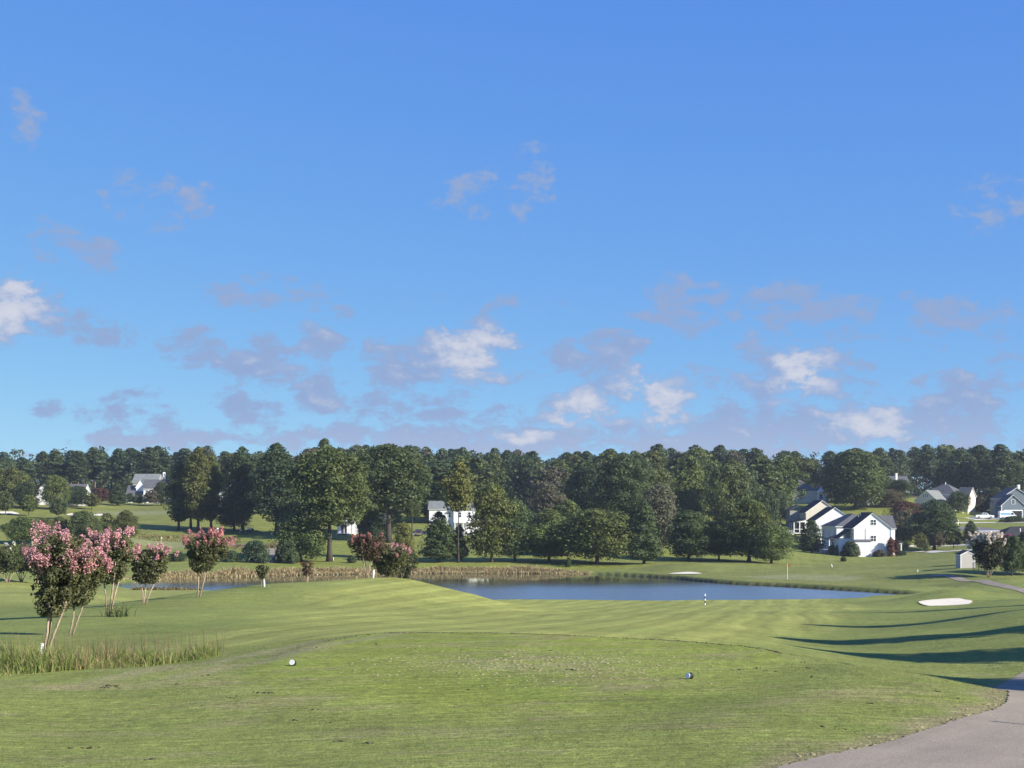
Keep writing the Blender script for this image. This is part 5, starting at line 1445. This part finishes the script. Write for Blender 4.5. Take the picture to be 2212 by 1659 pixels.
# ------------------------------------------------------------------ course furniture
def marker(label, u, v, rz, tilt, up=0.10):
    x, y, z = gp(u, v)
    r0 = 0.066
    root = tag(empty('tee_marker', (x, y, z), rz), label, 'tee marker')
    # a short dark drum lying on its side, white disc on its end
    ax = Vector((-math.cos(tilt), -math.sin(tilt), up)).normalized()
    c0 = Vector((0, 0, r0 * 0.93)); a_, b_ = c0 - ax * 0.055, c0 + ax * 0.055
    MB().tube([a_, a_ + ax * .02, b_ - ax * .012, b_], [r0 * .86, r0, r0, r0 * .95], 28).build('drum', M['black'], root, False)
    MB().tube([b_ - ax * .002, b_ + ax * .008], [r0 * .93, r0 * .90], 28).build('end_disc', M['white'], root)
    MB().tube([a_ + ax * .03, a_ + ax * .045], [r0 * 1.05, r0 * 1.05], 28).build('rim_band', M['rubber'], root)
    return root


marker('dark drum tee marker with white disc, beside the worn rim of the tee', 633, 1438, 0, math.radians(72), 0.32)
marker('dark drum tee marker with bluish white disc, near the torn divots', 1490, 1466.5, 0, math.radians(38))

# yardage stake, striped
x, y, z = px(1523, 158), 158.0, zat(px(1523, 158), 158)
st = tag(empty('yardage_stake', (x, y, z)), 'black and white striped yardage stake on the fairway', 'stake')
for k in range(5):
    MB().tube([(0, 0, -0.15 if k == 0 else k * .235), (0, 0, (k + 1) * .235)], [.058, .058], 14).build('band', M['white'] if k % 2 == 0 else M['black'], st)
MB().tube([(0, 0, 1.175), (0, 0, 1.21)], [.058, .02], 14).build('cap', M['white'], st)


def flagstick(label, u, d, h, mat, lean=0.02, fl=0.5):
    x = px(u, d); z = zat(x, d)
    f = tag(empty('flagstick', (x, d, z)), label, 'flag')
    MB().tube([(0, 0, -0.1), (0, 0, h * .5), (lean, 0, h)], [.035, .032, .028], 8).build('pole', M['flag_yellow'], f)
    mb = MB(); n = 6
    vs = []; fs = []
    for i in range(n):
        t = i / (n - 1)
        for zz in (h - .02, h - .42): vs.append((lean + t * fl * .55, .05 * math.sin(t * 5), zz - t * .16))
    for i in range(n - 1): fs.append((2 * i, 2 * i + 1, 2 * i + 3, 2 * i + 2))
    mb.add(vs, fs)
    o = mb.build('flag_cloth', mat, f); md = o.modifiers.new('thickness', 'SOLIDIFY'); md.thickness = 0.02
    MB().tube([(0, 0, -.02), (0, 0, .03)], [.11, .11], 14).build('cup', M['white'], f)


flagstick('flagstick with limp red flag on the green across the pond', 1701, 240, 2.5, M['flag_red'])
flagstick('flagstick with pale yellow flag on the left green', 348, 366, 2.1, M['flag_yellow'], 0.02, 0.6)
for (u, v, h, tl, lab) in [(1797.5, 1225, .55, .25, 'leaning white boundary stake on the lawn before the white house'), (1982, 1235, .3, 0, 'short white post on the turf below the shed'), (720, 1211, .6, 0, 'small white post left of the thick oak trunk'), (1937, 1203, .7, 0, 'thin dark stake on the lawn before the white house porch')]:
    x, y, z = gp(u, v)
    s_ = tag(empty('marker_post', (x, y, z)), lab, 'post')
    dk = 'dark' in lab
    MB().tube([(0, 0, -.1), (-tl * h * .5, 0, h * .5), (-tl * h, 0, h)], [.09, .085, .08], 8).build('post', M['black' if dk else 'white'], s_)
    MB().tube([(-tl * h, 0, h), (-tl * h, 0, h + .05)], [.08, .03], 8).build('tip', M['black' if dk else 'white'], s_)
# bell shaped cooler on its stand
x, y, z = gp(470, 1157)
b = tag(empty('water_cooler', (x, y, z)), 'white water cooler on a wooden stand beside the tall trees', 'water cooler')
MB().tube([(0, 0, 1.0), (0, 0, 1.15), (0, 0, 1.75), (0, 0, 1.95), (0, 0, 2.02)], [.30, .36, .36, .28, .10], 14).build('barrel', M['white'], b, True)
MB().box(-.42, .42, -.3, .3, .88, 1.0).build('shelf', M['wood'], b)
for (a_, c0) in ((-.36, -.24), (.36, -.24), (-.36, .24), (.36, .24)): MB().box(a_ - .05, a_ + .05, c0 - .05, c0 + .05, -.2, .88).build('leg', M['brick'], b)
MB().box(1.2, 1.32, -.06, .06, -.2, 1.1).build('sign_post', M['brick'], b)
# mailbox
x, y, z = gp(2070, 1135)
b = tag(empty('mailbox', (x, y, z)), 'cream post with mailbox beside the street', 'mailbox')
MB().box(-.12, .12, -.12, .12, -.2, 1.85).build('post', M['flag_yellow'], b); MB().tube([(-.9, 0, 1.25), (-.1, 0, 1.25)], [.2, .2], 10).build('box', M['black'], b); MB().box(-.8, .1, -.08, .08, .98, 1.08).build('bracket', M['flag_yellow'], b)
# white garden statue by the street
x, y, z = gp(2172, 1166)
b = tag(empty('garden_statue', (x, y, z)), 'small white garden statue on a dark base beside the street', 'statue')
MB().box(-.5, .5, -.4, .4, -.2, .35).build('base', M['brick'], b); MB().tube([(0, 0, .35), (0, 0, .8), (.05, 0, 1.2), (.05, 0, 1.35), (.05, 0, 1.5), (.05, 0, 1.72)], [.38, .30, .30, .12, .18, .1], 10).build('figure', M['white'], b, True)
MB().tube([(.2, 0, 1.1), (.42, 0, 1.5), (.42, 0, 1.8)], [.1, .08, .07], 8).build('arm', M['white'], b, True)
for (u, v, h) in [(2080, 1099, 1.2), (2091, 1098.5, 1.6)]:
    x = px(u, 500); z = zat(x, 500)
    b = tag(empty('gate_post', (x, 500, z)), 'white gate post under the dark trees', 'post', 'white gate posts under the dark trees')
    MB().box(-.16, .16, -.16, .16, -.3, h).build('post', M['white'], b); MB().box(-.22, .22, -.22, .22, h, h + .12).build('cap', M['white'], b)

# fence and boards under the right-hand evergreens
fx0, fx1, fy = px(2102, 244), px(2150, 244), 244.0
fz = [zat(fx0 + k * (fx1 - fx0) / 4, fy) for k in range(5)]
f = tag(empty('garden_fence', (fx0, fy, fz[0])), 'low dark iron fence with arched panels beside the shed', 'fence')
sp = (fx1 - fx0) / 4
for k in range(5): MB().box(k * sp - .04, k * sp + .04, -.04, .04, fz[k] - fz[0] - .3, fz[k] - fz[0] + 1.35).build('post', M['black'], f)
for k in range(4):
    zz = fz[k] - fz[0]; pn = MB()
    arc = [(k * sp + sp * t, 0, zz + 1.0 + .28 * math.sin(math.pi * t)) for t in np.linspace(0.04, .96, 9)]
    pn.tube(arc, .03, 5).bar((k * sp, 0, zz + .15), ((k + 1) * sp, 0, zz + .15), .025)
    pn = pn.build('arch_rail', M['black'], f)
    for j in range(1, 7):
        t = j / 7; MB().bar((k * sp + sp * t, 0, zz + .15), (k * sp + sp * t, 0, zz + 1.0 + .28 * math.sin(math.pi * t)), .014, 5).build('picket', M['black'], f)
b = tag(empty('board_fence', (px(2168, 241), 241, zat(px(2168, 241), 241))), 'short white board fence in the shade under the evergreens', 'fence')
for k in range(9):
    xx = k * .22; zz = zat(px(2168, 241) + xx, 241) - b.location.z
    MB().box(xx, xx + .2, -.02, .02, zz - .1, zz + 1.0 + .03 * (k % 3)).build('board', M['white'], b)
for z_ in (.3, .8): MB().box(0, 1.96, .02, .07, z_ - .02, z_ + .08).build('rail', M['white'], b)
# slender rope posts just right of the frame; their shadows cross the path
for (x, y) in ((11.2, 22.9), (12.6, 26.2)):
    b = tag(empty('rope_post', (x, y, zat(x, y))), 'slim rope post beside the cart path', 'post', 'rope posts beside the cart path')
    MB().tube([(0, 0, -.2), (0, 0, 2.0)], [.04, .035], 8).build('post', M['wood'], b); MB().tube([(0, 0, 2.0), (0, 0, 2.06)], [.05, .02], 8).build('cap', M['black'], b)

# ------------------------------------------------------------------ grasses, reeds, soil
def blades(name, X, Y, Z, Hh, Wd, lean, cols, mat, rng, segs=1, kind='stuff', label=None, cat=None, parent=None):
    """upright tapered blades; cols (n,3)"""
    n = len(X)
    a = rng.uniform(0, 6.283, n); la = rng.uniform(0, 6.283, n)
    base = np.stack([X, Y, Z - 0.01], 1)
    wv = np.stack([np.cos(a), np.sin(a), 0 * a], 1) * (Wd / 2)[:, None]
    lv_ = np.stack([np.cos(la), np.sin(la), 0 * la], 1) * (lean * Hh)[:, None]
    rows = []
    for s_ in range(segs + 1):
        t = s_ / segs
        c = base + np.array([0, 0, 1.0]) * (Hh * t * (1 - 0.25 * t * lean))[:, None] + lv_ * t * t
        if s_ < segs: rows += [c - wv * (1 - 0.7 * t), c + wv * (1 - 0.7 * t)]
        else: rows += [c]
    k = len(rows)
    V = np.stack(rows, 1).reshape(-1, 3)
    b = np.arange(n)[:, None] * k
    tris = []
    for s_ in range(segs - 1):
        o = 2 * s_
        tris += [[o, o + 1, o + 3], [o, o + 3, o + 2]]
    o = 2 * (segs - 1); tris += [[o, o + 1, o + 2]]
    Fc = (b[:, :, None] + np.array(tris)[None]).reshape(-1, 3)
    ob = link(name, mesh_np(name, V, Fc, mat, {'tint': np.repeat(cols, k, axis=0)}), parent)
    return tag(ob, label, cat, kind=kind)


rng = np.random.RandomState(42)
# mown turf in the foreground: short blades over the sheet
def turf(n, y0, y1, seed):
    rg = np.random.RandomState(seed)
    Y = np.sqrt(rg.uniform(y0 ** 2, y1 ** 2, n)); X = Y * rg.uniform(-0.37, 0.37, n)
    # off the path
    pe = np.array([(p[0], p[1]) for p in PATH_EDGE]); ex = np.interp(Y, pe[:, 1], pe[:, 0])
    jit = rg.normal(0, 0.08, n)
    ok = X < ex - 0.02 + jit
    return X[ok], Y[ok]


for (n, y0, y1, sd, hh) in [(190000, 16.0, 27.0, 1, 0.026), (140000, 27.0, 44.0, 2, 0.030)]:
    X, Y = turf(n, y0, y1, sd)
    s_t = sdist(X, Y, TEE)
    tint, _, _ = zone_tint(X, Y, s_t, np.full(X.shape, 50.0))
    on = s_t < 0
    m = rng.uniform(0.80, 1.50, len(X))[:, None] * (0.92 + 0.16 * wob(X, Y, 2.5, 4))[:, None]
    dryb = (rng.uniform(0, 1, len(X)) < 0.17)[:, None]
    cols = np.where(dryb, np.array([0.26, 0.225, 0.12]) * rng.uniform(0.7, 1.2, len(X))[:, None], tint * m)
    H_ = hh * rng.uniform(0.5, 1.25, len(X)) * np.where(on, 0.45, 1.0)
    blades('turf_grass', X, Y, zat_np(X, Y), H_, np.full(len(X), 0.012) * (1.0 if sd == 1 else 1.5), np.full(len(X), 0.7), cols, M['blade'], rng, 1, label='short mown turf around the tee', cat='grass')

# tall rough grass at the left
n = 16000
t = rng.uniform(0, 1, n) ** 0.9
u_ = -60 + 535 * t
d_ = np.interp(u_, [-60, 0, 250, 500], [31.5, 32.2, 34.6, 38.5]) + rng.uniform(-1.6, 2.6, n) * (1 - 0.55 * t)
X = (u_ - CU) / F * d_; Y = d_
cl = np.clip(0.5 + 0.9 * wob(X, Y, 2.2, 71) + 0.5 * wob(X, Y, 0.7, 72), 0, 1)
keep = rng.uniform(0, 1, n) < np.clip(0.35 + cl - 0.25 * t, 0.12, 1)
X, Y, t, cl = X[keep], Y[keep], t[keep], cl[keep]
hgt = (0.16 + 0.80 * rng.uniform(0, 1, len(X)) ** 2.2) * (0.36 + 0.66 * cl) * (1 - 0.40 * t)
tan = (rng.uniform(0, 1, len(X)) < 0.18 + 0.25 * np.exp(-((t - 0.5) / 0.16) ** 2))[:, None]
cols = np.where(tan, np.array([0.30, 0.235, 0.115]), np.array([0.150, 0.195, 0.050])) * rng.uniform(0.6, 1.35, len(X))[:, None]
blades('tall_grass', X, Y, zat_np(X, Y), hgt, np.full(len(X), 0.016), rng.uniform(0.05, 1.1, len(X)), cols, M['reed'], rng, 3, label='tall unmown green and tan grass below the pink trees', cat='grass')
# finer seed heads standing above it
n = 260
t = rng.uniform(0, 1, n); u_ = -40 + 950 / 1.8 * t; d_ = np.interp(u_, [-60, 0, 250, 500], [32, 32.8, 35.4, 39]) + rng.uniform(-1, 2.5, n)
X = (u_ - CU) / F * d_
blades('seed_grass', X, d_, zat_np(X, d_), rng.uniform(0.7, 1.15, n) * (1 - .3 * t), np.full(n, 0.014), rng.uniform(0.02, 0.25, n), np.array([0.19, 0.13, 0.075]) * rng.uniform(.6, 1.3, n)[:, None], M['reed'], rng, 3, label='thin brown seed stalks above the tall grass', cat='grass')
# suckers at the foot of one crape myrtle
n = 60; cx_, cy_ = px(244, 69.6), 69.6
a = rng.normal(0, .28, n); b_ = rng.normal(0, .25, n)
blades('sucker_shoots', cx_ + a + .25, cy_ + b_, zat_np(cx_ + a + .25, cy_ + b_), rng.uniform(.4, 1.1, n), np.full(n, .05), rng.uniform(.2, .9, n), np.array([0.10, 0.13, 0.045]) * rng.uniform(.6, 1.3, n)[:, None], M['reed'], rng, 3, label='green sucker shoots at the foot of the pale stemmed crape myrtle', cat='shoots')

# reeds along the far bank
pl = np.array([wat(*q) for q in [(255, 1257), (330, 1251.5), (420, 1248.6), (600, 1243), (770, 1240), (900, 1238.5), (1100, 1238.5), (1250, 1240), (1275, 1240.6)]])
seg = np.concatenate([[0], np.cumsum(np.hypot(*np.diff(pl, axis=0).T))])
n = 26000
s_ = rng.uniform(0, seg[-1], n)
X = np.interp(s_, seg, pl[:, 0]); Y = np.interp(s_, seg, pl[:, 1]) + rng.uniform(-.9, 1.0, n) ** 1 * 2.2 + 1.2
cl = 0.5 + 0.5 * wob(X, Y * .6, 0.9, 51) * 1.6
X += rng.normal(0, .3, n)
fade = np.clip((seg[-1] - s_) / 10, .25, 1) * np.clip(s_ / 9, .3, 1)
front = np.clip((Y - np.interp(s_, seg, pl[:, 1])) / 3.0, 0, 1)
H_ = (0.7 + 1.15 * np.clip(cl, 0, 1)) * rng.uniform(.65, 1.15, n) * fade * (0.50 + .42 * front)
w1 = rng.uniform(0, 1, n)[:, None]
cols = np.where(w1 < .62, np.array([0.46, 0.37, 0.20]), np.where(w1 < .82, np.array([0.20, 0.125, 0.065]), np.array([0.15, 0.16, 0.06]))) * rng.uniform(.65, 1.25, n)[:, None]
zz = np.maximum(zat_np(X, Y), -0.12)
blades('reed_bed', X, Y, zz, H_, rng.uniform(.08, .2, n), rng.uniform(.1, 1.1, n), cols, M['reed'], rng, 2, label='golden reeds lining the far bank of the pond', cat='reeds')
# sparse scrub on the near-left bank and on the mounds by the carts
n = 1500
u_ = rng.uniform(285, 440, n); d_ = 209.5 + rng.uniform(-1.5, 2.0, n); X = (u_ - CU) / F * d_
blades('bank_scrub', X, d_, np.maximum(zat_np(X, d_), -.1), rng.uniform(.15, .6, n), rng.uniform(.06, .14, n), rng.uniform(.1, .7, n), np.array([0.17, 0.14, 0.07]) * rng.uniform(.5, 1.3, n)[:, None], M['reed'], rng, 2, label='brown scrub on the near edge of the left pond arm', cat='scrub')
for (u0, u1, d0, d1, n, lab) in [(505, 612, 338, 356, 2600, 'tangled brown rough on the mound before the golf carts'), (400, 520, 366, 384, 1500, 'brown rough beside the tall trees'), (300, 420, 376, 390, 1000, 'thin brown rough beside the left green')]:
    u_ = rng.uniform(u0, u1, n); d_ = rng.uniform(d0, d1, n); X = (u_ - CU) / F * d_
    cl = np.clip(.5 + wob(X, d_, .8, int(u0)), .1, 1)
    blades('rough_grass', X, d_, zat_np(X, d_), rng.uniform(.3, 1.1, n) * cl, rng.uniform(.12, .3, n), rng.uniform(.2, .9, n), np.where((rng.uniform(0, 1, n) < .6)[:, None], np.array([0.22, 0.175, 0.085]), np.array([0.10, 0.10, 0.045])) * rng.uniform(.6, 1.3, n)[:, None], M['reed'], rng, 2, label=lab, cat='rough grass')


# clods, divots and litter
def clods(name, pts, size, mat, label, seed, flat=0.45, kind='stuff'):
    r = np.random.RandomState(seed); n = len(pts)
    ico = np.array([(0, 0, 1), (.89, 0, .45), (.28, .85, .45), (-.72, .53, .45), (-.72, -.53, .45), (.28, -.85, .45), (.72, .53, -.45), (-.28, .85, -.45), (-.89, 0, -.45), (-.28, -.85, -.45), (.72, -.53, -.45), (0, 0, -1)])
    fc = np.array([(0, 1, 2), (0, 2, 3), (0, 3, 4), (0, 4, 5), (0, 5, 1), (1, 6, 2), (2, 7, 3), (3, 8, 4), (4, 9, 5), (5, 10, 1), (6, 7, 2), (7, 8, 3), (8, 9, 4), (9, 10, 5), (10, 6, 1), (11, 7, 6), (11, 8, 7), (11, 9, 8), (11, 10, 9), (11, 6, 10)])
    P = np.array(pts); sz = size * r.uniform(.4, 1.4, n)
    V = ico[None] * (sz[:, None] * r.uniform(.6, 1.3, (n, 12)))[:, :, None] * np.stack([r.uniform(.8, 1.9, n), r.uniform(.7, 1.2, n), np.full(n, flat)], 1)[:, None, :]
    V = V + np.stack([P[:, 0], P[:, 1], zat_np(P[:, 0], P[:, 1]) + sz * flat * .35], 1)[:, None, :]
    Fc = (fc[None] + (np.arange(n) * 12)[:, None, None]).reshape(-1, 3)
    return tag(link(name, mesh_np(name, V.reshape(-1, 3), Fc, mat)), label, 'debris', kind=kind)


# torn soil along the back rim of the tee
rim = [tee(u, v) for (u, v) in [(700, 1386), (800, 1369), (900, 1366.5), (1000, 1366), (1100, 1368), (1200, 1371.5), (1300, 1375.5), (1400, 1380.5), (1500, 1387), (1600, 1396), (1660, 1403), (1690, 1411)]]
rim = np.array(smooth_line(rim, 30)); r = np.random.RandomState(3)
pts = []
for p in rim:
    k = 1 + int(2.2 * (0.5 + 0.5 * math.sin(p[0] * 1.7) + 0.4 * math.sin(p[0] * 5.1)))
    for _ in range(max(1, k)): pts.append((p[0] + r.normal(0, .06), p[1] + r.normal(0, .05) - .02))
clods('soil_rim', pts, 0.021, M['soil'], 'dark torn soil along the back rim of the tee', 5)
# divots: little heaps of dark soil
pts = []
for (u, v, k) in [(245, 1482, 16), (232, 1486, 8), (585, 1497, 12), (560, 1496, 5), (497, 1507, 5), (600, 1413, 3), (820, 1392, 2), (895, 1401, 3), (1000, 1404, 3), (1160, 1444, 4), (1230, 1447, 5), (1240, 1448, 3), (1185, 1405, 3), (1460, 1380, 3), (1600, 1391, 4),
                  (1580, 1447, 7), (1640, 1444, 4), (1653, 1450, 4), (1740, 1432, 4), (1760, 1442, 6), (1755, 1462, 4), (1930, 1432, 3), (1970, 1440, 2), (2030, 1495, 3), (2056, 1506, 3), (640, 1556, 6), (700, 1562, 6), (660, 1533, 4), (740, 1602, 6), (790, 1606, 5), (205, 1615, 6), (120, 1655, 4), (320, 1642, 4), (860, 1540, 2), (1010, 1490, 2), (1350, 1500, 2), (1880, 1520, 3), (1800, 1570, 4), (1845, 1578, 4), (700, 1400, 3), (440, 1460, 4), (390, 1478, 3), (475, 1466, 5)]:
    x0, y0, _ = gp(u, v)
    for _ in range(k): pts.append((x0 + r.normal(0, .10), y0 + r.normal(0, .07)))
clods('divot_soil', pts, 0.021, M['soil'], 'dark soil clods scattered over the tee turf', 6, 0.55)
# scattered pale clippings and broken tees in the hitting area
pts = []
for _ in range(1300):
    a = r.normal(0, 1); b = r.normal(0, 1)
    x0, y0 = 0.6 + a * 2.0, 33.0 + b * 1.9
    if sdist(np.array([x0]), np.array([y0]), TEE)[0] < -.4: pts.append((x0, y0))
clods('dry_clippings', pts, 0.024, M['straw'], 'dry pale clippings in the worn middle of the tee', 7, 0.25)
pts = []
for _ in range(60):
    k = r.randint(len(PATH_EDGE)); p = PATH_EDGE[k]
    if 17 < p[1] < 34:
        for _ in range(9): pts.append((p[0] + r.normal(-.10, .14), p[1] + r.normal(0, .2)))
clods('path_litter', pts, 0.022, M['straw'], 'dry thatch and crumbs along the edge of the cart path', 8, 0.35)
pts = [(p[0] + r.normal(-.02, .05), p[1] + r.normal(0, .06)) for p in PATH_EDGE if 17 < p[1] < 29 for _ in range(3)]
clods('path_edge_soil', pts, 0.015, M['soil'], 'dark crumbs at the broken edge of the cart path', 9, 0.4)

# ------------------------------------------------------------------ haze: the air itself
hz = bpy.data.materials.new('haze'); hz.use_nodes = True
nt = hz.node_tree; nt.nodes.remove(nt.nodes['Principled BSDF'])
vol = nt.nodes.new('ShaderNodeVolumePrincipled')
vol.inputs['Color'].default_value = (0.78, 0.87, 1.0, 1); vol.inputs['Density'].default_value = 0.00011; vol.inputs['Anisotropy'].default_value = 0.2
nt.links.new(vol.outputs[0], nt.nodes['Material Output'].inputs['Volume'])
tag(MB().box(-1520, 1520, -75, 2640, float(ZZ.min()) - 1.0, CAMZ + 48).build('haze', hz), 'thin morning haze over the whole course', 'haze', kind='stuff')
